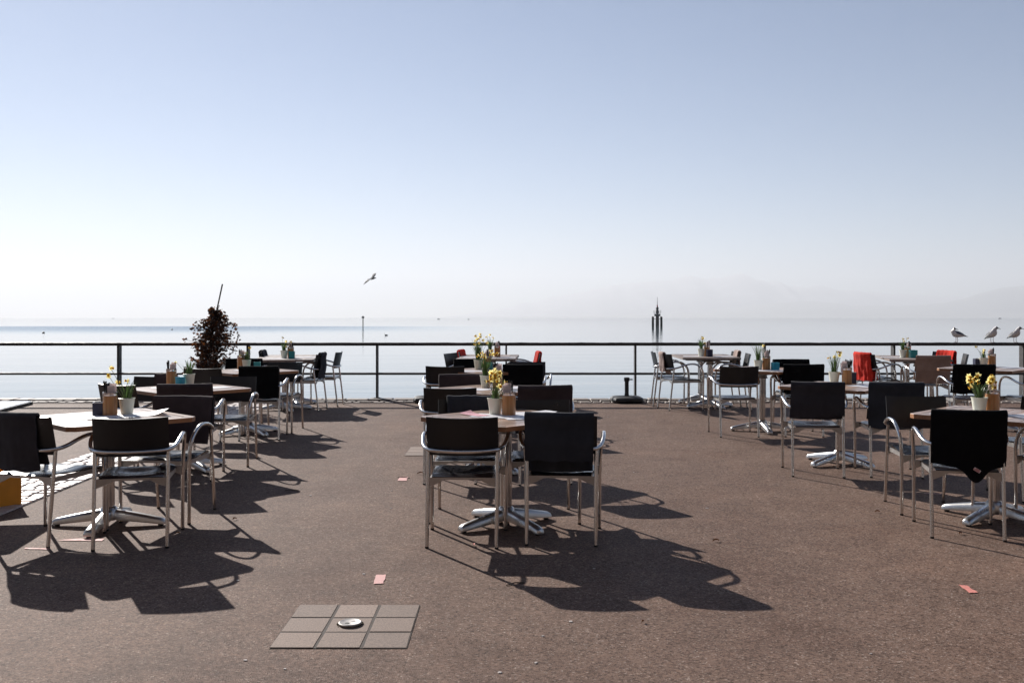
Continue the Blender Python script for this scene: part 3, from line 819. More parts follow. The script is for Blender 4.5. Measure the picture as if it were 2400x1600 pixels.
def cut_mesh(k):
    b = MB(); L = (.155, .17, .15, .165)[k % 4]
    if k % 2: b.tube([(0, 0, 0), (0, 0, L * .6), (.0, 0, L * .62)], .0028, 6); b.loft([[Vector((sx * w, sy * .0018, z)) for sx, sy in ((-1, -1), (1, -1), (1, 1), (-1, 1))] for w, z in ((.003, L * .6), (.0075, L * .75), (.0085, L * .9), (.004, L))])
    else: b.loft([[Vector((sx * w, sy * .004, z)) for sx, sy in ((-1, -1), (1, -1), (1, 1), (-1, 1))] for w, z in ((.003, 0), (.004, L * .5), (.0065, L * .8), (.007, L * .97), (.004, L))])
    return b.mesh('cutlery', M['cutlery'])
CUT = [cut_mesh(k) for k in range(4)]
def napkin_mesh(seed):
    rg = random.Random(seed); b = MB()
    for k in range(5):
        y = -.012 + .006 * k; h = .115 + rg.uniform(-.012, .012); x = rg.uniform(-.003, .003)
        q = Matrix.Translation((x, y, 0)) @ Matrix.Rotation(R(rg.uniform(-4, 4)), 4, 'Y')
        b.bbox(-.024, .024, -.0024, .0024, 0, h, .002, mat=q)
    return b.mesh('napkins', M['napkin'])
NAPM = napkin_mesh(4)
def holder(t, x, y, cuts=6, napkin=(-.012, 0), side=1):
    d = tdesc(t)
    thing('cutlery_holder', 'round bamboo cutlery holder with steel rim on the ' + d, 'cutlery holder', on_table(t, x, y), [('bamboo_cup', HOLD), ('steel_rim', BAND)], 'bamboo cutlery holders')
    rg = random.Random(t)
    if napkin:
        o = link('napkin_pack', NAPM, None, on_table(t, x + napkin[0], y + napkin[1], .098, rg.uniform(-15, 15))); tag(o, 'white paper napkins in the bamboo holder on the ' + d, 'napkins', 'paper napkins in the bamboo holders')
    for k in range(cuts):
        a = rg.uniform(-.6, .6) + (0 if side > 0 else math.pi); r_ = rg.uniform(.012, .034)
        mm = on_table(t, x + r_ * math.cos(a), y + r_ * math.sin(a), .072) @ Matrix.Rotation(rg.uniform(-.12, .12), 4, 'Y') @ Matrix.Rotation(rg.uniform(-.12, .12), 4, 'X') @ Matrix.Rotation(rg.random() * 3, 4, 'Z')
        o = link('cutlery', CUT[k % 4], None, mm); tag(o, 'dark cutlery handle in the bamboo holder on the ' + d, 'cutlery', 'cutlery on the ' + d)
def tin(t, x, y, mat, word, rot=0, rnd_=False, h=.085, w=.037):
    b = MB()
    if rnd_: b.lathe([(w * .97, 0), (w, .002), (w, h), (w - .003, h), (w - .004, h - .02), (0, h - .02)], 24)
    else:
        for (x0, x1, y0, y1) in ((-w, w, -w, -w + .003), (-w, w, w - .003, w), (-w, -w + .003, -w + .003, w - .003), (w - .003, w, -w + .003, w - .003)): b.box(x0, x1, y0, y1, .0005, h)
        b.box(-w + .003, w - .003, -w + .003, w - .003, .0005, .004)
    r_ = MB()
    if rnd_: r_.lathe([(w + .0005, h - .004), (w + .0015, h - .002), (w + .0015, h + .001), (w - .004, h + .001)], 24)
    else:
        for (x0, x1, y0, y1) in ((-w - .001, w + .001, -w - .001, -w + .004), (-w - .001, w + .001, w - .004, w + .001), (-w - .001, -w + .004, -w + .004, w - .004), (w - .004, w + .001, -w + .004, w - .004)): r_.box(x0, x1, y0, y1, h, h + .004)
    thing('tin', word + ' tin on the ' + tdesc(t), 'tin', on_table(t, x, y, 0, rot), [('body', b.mesh('tin_body', M[mat])), ('rim', r_.mesh('tin_rim', M['steel'] if mat == 'navy' else M[mat]))], 'small tins on the tables')
def sheet(t, x, y, rot, w=.105, l=.15, mat='paper', curl=.0, z=.0012, label=None, seed=1):
    b = MB(); nx, ny = 8, 10; vs = []
    for j in range(ny + 1):
        for i in range(nx + 1):
            px = -w + 2 * w * i / nx; py = -l + 2 * l * j / ny
            e = max(0, (py / l - .2)); vs.append((px, py, curl * e * e * (1 + .5 * px / w) + .0006 * math.sin(px * 40 + seed)))
    b.add(vs, [(j * (nx + 1) + i, j * (nx + 1) + i + 1, (j + 1) * (nx + 1) + i + 1, (j + 1) * (nx + 1) + i) for j in range(ny) for i in range(nx)])
    o = link('menu_sheet', b.mesh('menu_sheet', M[mat], solid=.0006), None, on_table(t, x, y, z + .001, rot)); tag(o, label, 'menu', 'menu sheets on the tables')

# --- L1
potted('L1', -2.70, 6.98, 11, [(-.10, .325, -.02), (-.114, .268, -.03), (.005, .234, .0), (-.06, .225, -.02)], 34, (.07, .15), .5)
holder('L1', -2.785, 6.90, 6, (.018, -.008), -1)
tin('L1', -2.872, 6.925, 'navy', 'dark navy', 12)
sheet('L1', -2.60, 6.93, -60, .13, .18, curl=.05, z=.001, label='white menu sheet with a raised corner beside the pot on the front cobble-side table')
sheet('L1', -2.90, 6.78, 60, .105, .15, 'paper', z=.001, label='white menu sheet with reddish rim lying by the navy tin', seed=3)
sheet('L1', -2.72, 6.77, -70, .10, .15, 'paper', z=.004, label='white menu sheet beneath the bamboo holder on the front cobble-side table', seed=5)
# --- L2
potted('L2', -3.08, 9.50, 12, [(-.13, .22, 0)], 40, (.09, .17), .7, 'cream flower pot of mostly green daffodil leaves beside the turquoise tin', .7)
holder('L2', -3.25, 9.50, 6, (.02, -.005), -1)
tin('L2', -3.14, 9.42, 'turq', 'round turquoise', 0, True, .09, .043)
sheet('L2', -3.2, 9.2, 40, label='white menu sheet on the second table of the cobble-side row', seed=2)
sheet('L2', -2.78, 9.25, -50, label='white menu sheet by the gap between chairs, second cobble-side table', seed=4)
# --- L3
potted('L3', -3.20, 12.0, 13, [(-.075, .17, 0), (-.01, .20, .01), (.045, .255, 0), (.0, .16, 0)], 40, (.06, .14), .5)
holder('L3', -3.28, 12.06, 5, (.01, 0), -1)
tin('L3', -3.06, 11.96, 'teal', 'square teal', 8)
sheet('L3', -3.12, 11.72, 90, label='white menu sheet before the teal tin on the third cobble-side table', seed=6)
# --- L4
potted('L4', -3.33, 14.55, 14, [(-.02, .30, 0), (.03, .245, 0), (.10, .24, 0), (.03, .17, -.02)], 44, (.08, .16), .45)
holder('L4', -3.25, 14.62, 5, (0, 0))
tin('L4', -3.20, 14.47, 'teal', 'upright teal', 5, h=.10, w=.041)
sheet('L4', -3.42, 14.4, 80, label='white menu sheet at the near end of the cobble-side railing table', seed=7)
sheet('L4', -3.05, 14.8, -65, .12, .17, label='white menu sheet beside the upright teal tin', seed=8)
# --- C1
potted('C1', -.118, 6.98, 21, [(-.03, .295, -.02), (.0, .285, -.03), (.03, .29, -.02), (-.02, .265, -.03), (.012, .258, -.045), (-.025, .245, -.03), (.02, .242, -.03), (.04, .268, -.01), (-.062, .232, -.02), (.03, .20, -.03), (.065, .226, -.01), (.0, .305, .0)], 40, (.05, .105), .5, fs=1.1)
holder('C1', -.022, 6.93, 4, (-.014, -.006))
sheet('C1', .13, 7.02, -70, .11, .16, curl=.018, label='curling white menu sheet beside the bamboo holder on the front middle table', seed=9)
sheet('C1', -.12, 6.86, 72, .115, .15, label='white menu sheet under the daffodil pot on the front middle table', seed=10)
sheet('C1', -.26, 6.92, 40, .05, .11, 'pinkpaper', curl=.02, z=.003, label='pink paper slip on the front table of the middle row', seed=11)
sheet('C1', .08, 6.76, -76, .11, .14, label='white menu sheet near the orange table edge of the front middle table', seed=12)
# --- C2
potted('C2', -.245, 9.28, 22, [(-.03, .325, -.02), (-.067, .30, -.02), (-.02, .305, 0), (.055, .305, 0), (.045, .34, -.02), (.07, .31, 0), (.118, .315, 0), (-.04, .29, -.03), (.0, .28, 0)], 60, (.10, .22), .4)
holder('C2', -.135, 9.26, 6, (.012, -.01), -1)
sheet('C2', -.33, 9.08, 55, label='white menu sheet before the daffodil pot on the second middle table', seed=13)
sheet('C2', .06, 9.25, -55, label='white menu sheet beside the holder on the second middle table', seed=14)
# --- C3
potted('C3', -.405, 11.95, 23, [(.02, .42, 0), (-.03, .40, 0), (.03, .39, 0), (.0, .37, 0), (-.04, .34, 0), (-.035, .30, -.02), (.01, .315, 0), (.06, .35, 0), (.11, .32, 0), (-.02, .36, -.02)], 70, (.14, .28), .4)
holder('C3', -.30, 12.0, 5, (0, 0))
tin('C3', -.27, 11.86, 'teal', 'teal half-hidden', 10)
sheet('C3', -.42, 11.62, 85, label='white menu sheet on the third table of the middle row', seed=15)
# --- C4
potted('C4', -.33, 14.9, 24, [(-.05, .30, 0), (0, .33, 0), (.05, .28, 0)], 44, (.1, .2), .45)
holder('C4', -.22, 14.95, 5, (0, 0))
sheet('C4', -.55, 14.75, 85, .12, .17, label='grey-white menu sheet at the cobble side of the middle railing table', seed=16)
sheet('C4', -.12, 14.7, -85, .12, .17, label='grey-white menu sheet at the gull side of the middle railing table', seed=17)
# --- R1
potted('R1', 3.30, 7.03, 31, [(-.02, .275, -.02), (-.095, .235, -.03), (-.085, .262, -.02), (-.06, .225, -.03), (-.075, .195, -.04), (.075, .255, -.02), (.085, .23, -.03), (.065, .24, -.02), (.05, .225, -.03), (.09, .25, 0), (.07, .19, -.05), (-.015, .23, 0), (-.05, .25, -.01)], 52, (.08, .16), .75, fs=1.2)
holder('R1', 3.405, 7.06, 3, (-.002, -.006), -1)
sheet('R1', 3.12, 7.0, 60, .115, .16, label='white menu sheet left of the pot on the front gull-side table', seed=18)
sheet('R1', 3.58, 6.85, -80, .115, .16, label='bluish white menu sheet right of the holder on the front gull-side table', seed=19)
# --- R2
potted('R2', 3.165, 9.78, 32, [(-.05, .25, 0), (-.005, .26, -.02), (.045, .275, -.02), (.03, .305, 0), (.06, .30, 0)], 40, (.1, .2), .5)
holder('R2', 3.262, 9.70, 8, (-.028, 0))
tin('R2', 3.345, 9.80, 'navy', 'narrow navy', 10, h=.105, w=.032)
sheet('R2', 3.38, 9.45, -60, .12, .17, label='white menu sheet beside the navy tin on the second gull-side table', seed=20)
sheet('R2', 3.0, 9.65, 60, label='white menu sheet left of the pot on the second gull-side table', seed=21)
# --- R3
potted('R3', 2.945, 11.90, 33, [(.055, .285, 0)], 34, (.1, .26), .45, 'cream flower pot of tall leaves with one daffodil beside the bright turquoise tin')
holder('R3', 3.045, 11.92, 5, (.008, 0))
tin('R3', 3.13, 11.84, 'turq', 'bright turquoise', 12)
sheet('R3', 3.0, 11.72, 85, .12, .16, label='white menu sheet before the bright turquoise tin', seed=22)
# --- R4
potted('R4', 2.87, 15.1, 34, [(.01, .29, 0), (.03, .275, 0), (.055, .20, -.02), (.02, .26, 0)], 40, (.08, .19), .6)
holder('R4', 2.965, 15.16, 5, (.02, 0))
tin('R4', 2.975, 15.0, 'navy', 'dark navy round', 5, h=.105, w=.04)
sheet('R4', 2.75, 15.1, 85, label='white menu sheet beside the pot on the railing table near the parasol base', seed=23)
sheet('R4', 3.2, 15.05, -80, label='white menu sheet beside the navy tin on the gull-side railing table', seed=24)
# --- R5
potted('R5', 5.78, 14.72, 35, [(.0, .275, 0), (.07, .28, .01), (.01, .24, 0)], 40, (.07, .17), .5)
holder('R5', 5.88, 14.80, 6, (.022, 0))
tin('R5', 5.90, 14.64, 'teal', 'broad teal', 0, h=.11, w=.046)
sheet('R5', 5.62, 14.75, 70, .10, .15, label='printed white menu sheet left of the pot on the table between red blankets', seed=25)
# --- R6
potted('R6', 5.90, 12.45, 36, [(-.10, .25, 0), (.0, .21, 0), (-.01, .18, -.01)], 26, (.06, .13), .4)
holder('R6', 6.01, 12.47, 5, (-.016, 0))
tin('R6', 5.83, 12.50, 'navy', 'slim navy', 5, h=.10, w=.03)
sheet('R6', 6.12, 12.25, -75, .12, .17, label='white menu sheet on the table behind the gull-side front table', seed=26)

# ------------------------------------------------------------------ terrace
def gp(x, y, z=0): return (x, y, gz(y) + z)
b = MB(); X0, X1, Y0 = -45., 45., -25.; Y1 = 15.52
b.add([gp(X0, Y0), gp(X1, Y0), gp(X1, Y1), gp(X0, Y1)], [(0, 1, 2, 3)])
struct('terrace_ground', b.mesh('terrace_ground', M['asphalt'], False))
# kerb: joint bed, two rows of setts and a coping row
b = MB(); b.add([gp(X0, Y1, -.012), gp(X1, Y1, -.012), gp(X1, KERB_Y, -.012), gp(X0, KERB_Y, -.012)], [(0, 1, 2, 3)])
rg = random.Random(5)
x = -30.
while x < 30:
    w = rg.uniform(.24, .40)
    q = Matrix.Translation((0, 0, gz(15.94)))
    b.bbox(x + .006, x + w - .006, 15.84 + rg.uniform(-.004, .004), KERB_Y, -.03, .020 + rg.uniform(-.004, .006), .010, 1, rg.random(), q); x += w
for row in range(2):
    x = -30. + row * .07; yy = 15.535 + row * .152
    while x < 30:
        w = rg.uniform(.13, .21)
        q = Matrix.Translation((x + w / 2, yy + .07, gz(yy + .07))) @ Matrix.Rotation(R(rg.uniform(-4, 4)), 4, 'Z')
        b.bbox(-w / 2 + .007, w / 2 - .007, -.066, .066, -.03, .004 + rg.uniform(-.004, .012), .012, 1, rg.random(), q); x += w
struct('kerb', b.mesh('kerb', [M['joint'], M['kerb']], angle=20))
b = MB(); b.box(X0, X1, KERB_Y - .45, KERB_Y - .02, -3., gz(15.6) - .035)
struct('quay_wall', b.mesh('quay_wall', M['quay'], False))
# cobbled strip
b = MB(); sx0, sx1 = -4.30, -3.66
b.add([gp(sx0, -4, .002), gp(sx1, -4, .002), gp(sx1, Y1, .002), gp(sx0, Y1, .002)], [(0, 1, 2, 3)])
rg = random.Random(9); y = -4.
while y < Y1 - .12:
    h = rg.uniform(.10, .135); x = sx0; n = 5; ws = [rg.uniform(.8, 1.2) for _ in range(n)]; tot = sum(ws)
    for k in range(n):
        w = (sx1 - sx0) * ws[k] / tot
        q = Matrix.Translation((x + w / 2, y + h / 2, gz(y + h / 2) + .002)) @ Matrix.Rotation(R(rg.uniform(-5, 5)), 4, 'Z') @ Matrix.Rotation(R(rg.uniform(-2.5, 2.5)), 4, 'X')
        b.bbox(-w / 2 + .007, w / 2 - .007, -h / 2 + .006, h / 2 - .006, -.008, .010 + rg.uniform(-.002, .004), .008, 1, rg.random(), q); x += w
    y += h
struct('cobbled_strip', b.mesh('cobbled_strip', [M['joint'], M['cobble']], angle=20))
# square paver patches
def paver_patch(x0, x1, y0, y1, seed):
    b = MB(); rg = random.Random(seed)
    b.add([gp(x0 + .004, y0 + .004, .003), gp(x1 - .004, y0 + .004, .003), gp(x1 - .004, y1 - .004, .003), gp(x0 + .004, y1 - .004, .003)], [(0, 1, 2, 3)])
    for i in range(3):
        for j in range(3):
            a0 = x0 + (x1 - x0) * i / 3; a1 = x0 + (x1 - x0) * (i + 1) / 3; c0 = y0 + (y1 - y0) * j / 3; c1 = y0 + (y1 - y0) * (j + 1) / 3
            q = Matrix.Translation(((a0 + a1) / 2, (c0 + c1) / 2, gz((c0 + c1) / 2) + .003)) @ GM @ Matrix.Rotation(R(rg.uniform(-.7, .7)), 4, 'Z')
            wx = (a1 - a0) / 2 - .0065; wy = (c1 - c0) / 2 - .007
            b.bbox(-wx, wx, -wy, wy, -.002, .0015 + rg.uniform(0, .0015), .002, 1, rg.random() * .6 + .2, q)
    return b
struct('paving_slabs', paver_patch(-1.07, -.457, 4.362, 5.003, 1).mesh('paving_slabs', [M['joint'], M['slab']], angle=20))
struct('paving_slabs', paver_patch(-1.085, -.47, 9.99, 10.62, 2).mesh('paving_slabs', [M['joint'], M['slab']], angle=20))
# parasol socket lid sunk in the centre slab
b = MB(); b.lathe([(.052, 0), (.054, .003), (.054, .008), (.050, .0105), (.045, .0095), (.043, .0085), (.0, .0080)], 36)
lid = link('socket_lid', b.mesh('socket_lid', M['lid']), None, place(-.762, 4.685, 20, .008)); tag(lid, 'round steel socket lid in the centre of the paving slabs', 'socket lid')
b = MB(); b.lathe([(.011, .0081), (.010, .0095), (0, .0098)], 14, 0, (.018, .010, 0)); b.lathe([(.012, .0081), (.011, .0092), (0, .0092)], 14, 1, (-.016, -.012, 0))
link('keyhole', b.mesh('keyhole', [M['lid'], M['rubber']]), lid)
b = MB(); rg = random.Random(2)
for k in range(36):
    a = rg.choice((0, 3.14)) + rg.gauss(0, .45); r_ = rg.uniform(.054, .061); b.lathe([(rg.uniform(.002, .004), 0), (.001, rg.uniform(.002, .004)), (0, .005)], 5, 0, (r_ * math.cos(a), r_ * math.sin(a), .0))
o = link('moss', b.mesh('moss', M['moss']), None, place(-.762, 4.685, 0, .008)); o['kind'] = 'stuff'; o['label'] = 'thin moss growing round the steel socket lid'
# paint marks on the ground
def mark(poly, mat, name, label):
    b = MB(); rg = random.Random(label); q = []
    n = len(poly)
    for i in range(n):
        a = poly[i]; c = poly[(i + 1) % n]
        for k in range(7):
            t = k / 7; j = .0035 if k else 0
            q.append((a[0] + (c[0] - a[0]) * t + rg.uniform(-j, j), a[1] + (c[1] - a[1]) * t + rg.uniform(-j, j)))
    b.add([gp(p[0], p[1], .004) for p in q], [tuple(range(len(q)))])
    o = link(name, b.mesh(name, M[mat], False)); tag(o, label, 'paint mark', 'pink paint marks on the asphalt')
mark([(-.747, 5.376), (-.695, 5.385), (-.705, 5.564), (-.758, 5.559)], 'pinkmark', 'paint_mark', 'pale pink paint rectangle on the asphalt behind the paving slabs')
mark([(-.985, 8.56), (-.906, 8.56), (-.912, 8.75), (-.985, 8.75)], 'pinkmark', 'paint_mark', 'pale pink paint square on the asphalt beyond the pink rectangle')
mark([(2.393, 5.21), (2.439, 5.211), (2.443, 5.344), (2.402, 5.36)], 'redmark', 'paint_mark', 'coral red paint stroke on the empty asphalt below the gull-side tables')
mark([(-3.02, 6.155), (-2.86, 6.14), (-2.86, 6.165), (-3.02, 6.185)], 'pinkmark', 'paint_mark', 'thin pale pink line by the charcoal-blanketed chair')
mark([(-2.92, 6.38), (-2.62, 6.36), (-2.63, 6.42), (-2.80, 6.43)], 'pinkmark', 'paint_mark', 'pale paint smear beneath the front cobble-side table foot')
mark([(3.30, 7.98), (3.46, 7.93), (3.47, 7.95), (3.31, 8.0)], 'pinkmark', 'paint_mark', 'pink paint streak behind the front gull-side table')

# small litter
def disc(x, y, r, mat, name, label, cat, group, seed):
    rg = random.Random(seed); b = MB(); n = 11
    P = [(r * rg.uniform(.65, 1.15) * math.cos(6.283 * k / n), .75 * r * rg.uniform(.65, 1.15) * math.sin(6.283 * k / n)) for k in range(n)]
    b.prism(P, 0, .0035, b=.0018)
    o = link(name, b.mesh(name, M[mat]), None, place(x, y, rg.random() * 180, .0005)); tag(o, label, cat, group)
for k, (px, py) in enumerate([(-1.13, 4.22), (.14, 4.53), (.28, 4.74), (-.94, 4.12), (-.05, 4.08), (-.83, 5.58), (.47, 5.7), (-1.5, 5.45), (1.55, 4.3), (.10, 4.19), (2.9, 5.1), (1.1, 9.0), (1.9, 10.2), (1.45, 7.4), (-.98, 8.1), (-.9, 7.4), (-1.6, 7.9), (.9, 12.4), (1.3, 13.5), (3.05, 5.6)]):
    disc(px, py, rnd.uniform(.008, .016), 'gum', 'gum_spot', 'flat pale gum spot trodden into the brown asphalt', 'gum', 'pale gum spots on the asphalt', k)
def leaf(x, y, rot, label, s_=.02, mat='dryleaf'):
    b = MB(); n = 6; vs = []
    for k in range(n + 1):
        t = k / n; w = math.sin(math.pi * t) ** .8 * s_ * .42; z = .004 + .012 * math.sin(3 * t) * s_ / .03
        vs += [((t - .5) * 2 * s_, -w, z + .006), ((t - .5) * 2 * s_, 0, z), ((t - .5) * 2 * s_, w, z + .007)]
    b.add(vs, [q for k in range(n) for q in ((k * 3, k * 3 + 3, k * 3 + 4, k * 3 + 1), (k * 3 + 1, k * 3 + 4, k * 3 + 5, k * 3 + 2))])
    o = link('dry_leaf', b.mesh('dry_leaf', M[mat], solid=.001), None, place(x, y, rot)); tag(o, label, 'leaf', 'dry leaves on the asphalt')
leaf(1.30, 6.35, 20, 'curled brown leaf alone on the asphalt beside the middle row shadow', .024)
leaf(2.95, 6.55, 40, 'small orange leaf beside the black-blanketed chair of the gull-side row')
leaf(2.66, 7.25, 10, 'pale dry leaf between chair legs at the front gull-side table')
leaf(-.82, 8.9, 15, 'light dry leaf near the pink square mark', .03)
leaf(.62, 4.72, 60, 'dark dry leaf far right of the paving slabs', .013, 'dryleaf')
leaf(-.24, 6.24, 100, 'reddish crumpled leaf before the front middle table base', .018, 'redmark')
leaf(2.75, 12.0, 0, 'dark red leaf by the foot of the third gull-side table', .05)
leaf(-2.2, 6.55, 0, 'small pink-brown leaf near the front cobble-side table', .02)
leaf(-1.95, 7.0, 60, 'small brown leaf in the sun right of the front cobble-side table', .02)
b = MB(); b.tube([(0, 0, .004), (.06, .01, .008), (.11, -.004, .003)], .003, 5)
for (x, y, rot, lab) in ((-1.0, 8.72, -12, 'thin dark twig near the pink square mark'), (-.03, 5.35, 30, 'thin curved twig in the shadow of the middle row'), (-1.85, 8.1, 10, 'short twig beside the second cobble-side table')):
    o = link('twig', b.mesh('twig', M['twig']), None, place(x, y, rot)); tag(o, lab, 'twig', 'twigs on the asphalt')

# ------------------------------------------------------------------ railing
RY = 16.06; rz = gz(RY)
rail = link('railing', None, None, Matrix.Translation((0, RY, rz))); tag(rail, 'dark painted iron railing along the quay edge before the lake', 'railing')
def wob(x): return .004 * mnoise.noise(Vector((x * 3.1, 0, 0))) + .003 * mnoise.noise(Vector((x * 11, 2, 0)))
def railbar(z0, z1, y0, y1, name, jag=1.):
    b = MB(); rings = []
    x = -24.
    while x < 24.01:
        w = wob(x) * jag
        rings.append([Vector((x, y0, z0)), Vector((x, y1, z0)), Vector((x, y1, z1 - .004 + w)), Vector((x, y1 - .008, z1 + w)), Vector((x, y0 + .008, z1 + w)), Vector((x, y0, z1 - .004 + w))]); x += .08
    b.loft(rings); link(name, b.mesh(name, M['rail'], angle=30), rail)
railbar(.868, .918, -.06, .06, 'top_rail'); railbar(.398, .434, -.02, .02, 'middle_rail', .3)
k = -9
px = -0.094 - 2.088 * 9
while px < 20:
    b = MB(); b.bbox(px - .014, px + .014, -.066 + .06, .066 + .06, -.02, .868, .002); b.box(px - .05, px + .05, -.03, .10, .018, .028)
    link('post', b.mesh('post', M['rail']), rail); px += 2.088

# ------------------------------------------------------------------ parasol bases
def parasol_base(x, y, label):
    b = MB()
    def rr(h, c): return [(h - c, -h), (h - c * .3, -h + c * .3), (h, -h + c), (h, h - c), (h - c * .3, h - c * .3), (h - c, h), (-h + c, h), (-h + c * .3, h - c * .3), (-h, h - c), (-h, -h + c), (-h + c * .3, -h + c * .3), (-h + c, -h)]
    rings = [[Vector((p[0], p[1], z)) for p in rr(h, .1)] for h, z in ((.215, .0), (.238, .02), (.242, .05), (.23, .076), (.205, .090), (.1, .098))]
    b.loft(rings)
    for a in (0, 90, 180, 270):
        b.box(-.07, .07, -.245, -.235, .025, .055, 1, mat=Matrix.Rotation(R(a), 4, 'Z'))
    t = MB(); t.lathe([(.040, .09), (.036, .11), (.032, .14), (.032, .325), (.043, .33), (.044, .385), (.030, .388), (.028, .33)], 20); 
    k_ = MB(); k_.tube([(.04, 0, .355), (.075, 0, .355)], .010, 8); k_.lathe([(.016, -.008), (.016, .008)], 10, 0, (.08, 0, .355))
    thing('parasol_base', label, 'parasol base', place(x, y, 4), [('weight', b.mesh('weight', [M['planter'], M['rubber']])), ('tube', t.mesh('tube', M['planter']), [('knob', k_.mesh('knob', M['rubber']))])], 'black parasol bases on the quay edge')
parasol_base(1.80, 15.62, 'empty black parasol base in the gap left of the railing table')
parasol_base(-1.30, 15.62, 'black parasol base half hidden behind the middle row chairs')

# ------------------------------------------------------------------ wilted climbing shrub in a planter
def shrub(x, y):
    rg = random.Random(21)
    pl = MB(); pl.lathe([(.15, 0), (.16, .01), (.20, .36), (.215, .365), (.215, .39), (.195, .39), (.19, .34), (0, .34)], 24)
    st = MB(); st.tube([(-.11, .02, .3), (.05, .03, 1.15), (.195, .05, 1.84)], .011, 8)
    tw = MB(); tips = []
    def half(z):   # outline: narrow top, wide belly, ragged
        zz = [.34, .46, .62, .80, .97, 1.12, 1.26, 1.38, 1.50]; ww = [.17, .21, .29, .35, .37, .33, .25, .16, .07]
        for i in range(len(zz) - 1):
            if zz[i] <= z <= zz[i + 1]: return ww[i] + (ww[i + 1] - ww[i]) * (z - zz[i]) / (zz[i + 1] - zz[i])
        return .1
    for k in range(210):
        z = rg.uniform(.36, 1.47); a = rg.random() * 6.283; h = half(z) * rg.uniform(.45, 1.0) * (1 + .28 * math.sin(3 * a + z * 9))
        cx = .03 + .07 * (z - .4)
        zb = max(.4, z - rg.uniform(.1, .4)); p0 = Vector((.02 + .05 * (zb - .4), 0, zb)); p2 = Vector((cx + h * math.cos(a), h * .8 * math.sin(a), z)); p1 = p0.lerp(p2, .55) + Vector((0, 0, rg.uniform(0, .07)))
        path = spline([p0, p1, p2], 4); tw.tube(path, [.0035 - .0022 * i / (len(path) - 1) for i in range(len(path))], 4); tips.append(path)
    arch = spline([(.08, 0, .9), (.24, -.05, 1.24), (.40, -.06, 1.20), (.46, -.05, 1.04), (.38, -.05, .84)], 6); tw.tube(arch, .0028, 4); tips += [arch, arch, arch]
    arch = spline([(0, 0, .55), (-.15, -.05, .66), (-.30, -.06, .56), (-.36, -.06, .52)], 5); tw.tube(arch, .0028, 4); tips.append(arch)
    for k in range(7): tw.tube(spline([(rg.uniform(-.05, .05), rg.uniform(-.05, .05), .34), (rg.uniform(-.1, .1), rg.uniform(-.1, .1), .8), (rg.uniform(.03, .16), rg.uniform(-.08, .08), 1.42)], 5), .005, 5)
    lv = MB()
    for path in tips:
        for k in range(rg.randint(17, 26)):
            p = path[rg.randint(len(path) // 3, len(path) - 1)] + Vector((rg.gauss(0, .016), rg.gauss(0, .016), rg.gauss(0, .018)))
            q = Matrix.Translation(p) @ Matrix.Rotation(rg.random() * 6.28, 4, 'Z') @ Matrix.Rotation(rg.uniform(-1.4, 1.4), 4, 'X') @ Matrix.Rotation(rg.uniform(-1, 1), 4, 'Y')
            s_ = rg.uniform(.013, .027)
            vs = [q @ Vector(v) for v in ((0, 0, 0), (s_ * .8, s_ * .65, .25 * s_), (s_ * 1.9, s_ * .3, 0), (s_ * 2.1, -.1 * s_, .1 * s_), (s_ * 1.5, -s_ * .75, .3 * s_), (s_ * .5, -s_ * .55, .2 * s_), (s_ * 1.1, 0, -.15 * s_))]
            lv.add(vs, [(0, 5, 6), (5, 4, 6), (4, 3, 6), (3, 2, 6), (2, 1, 6), (1, 0, 6)], 1 if rg.random() < .33 else 0)
    t = thing('potted_shrub', 'wilted brown climbing shrub tied to a leaning stake by the railing', 'shrub', place(x, y, 0),
              [('planter', pl.mesh('planter', M['planter'])), ('stake', st.mesh('stake', M['bark'])), ('stem', tw.mesh('stem', M['bark'])), ('foliage', lv.mesh('foliage', [M['brownleaf'], M['rustleaf']], False))])
shrub(-4.61, 15.15)

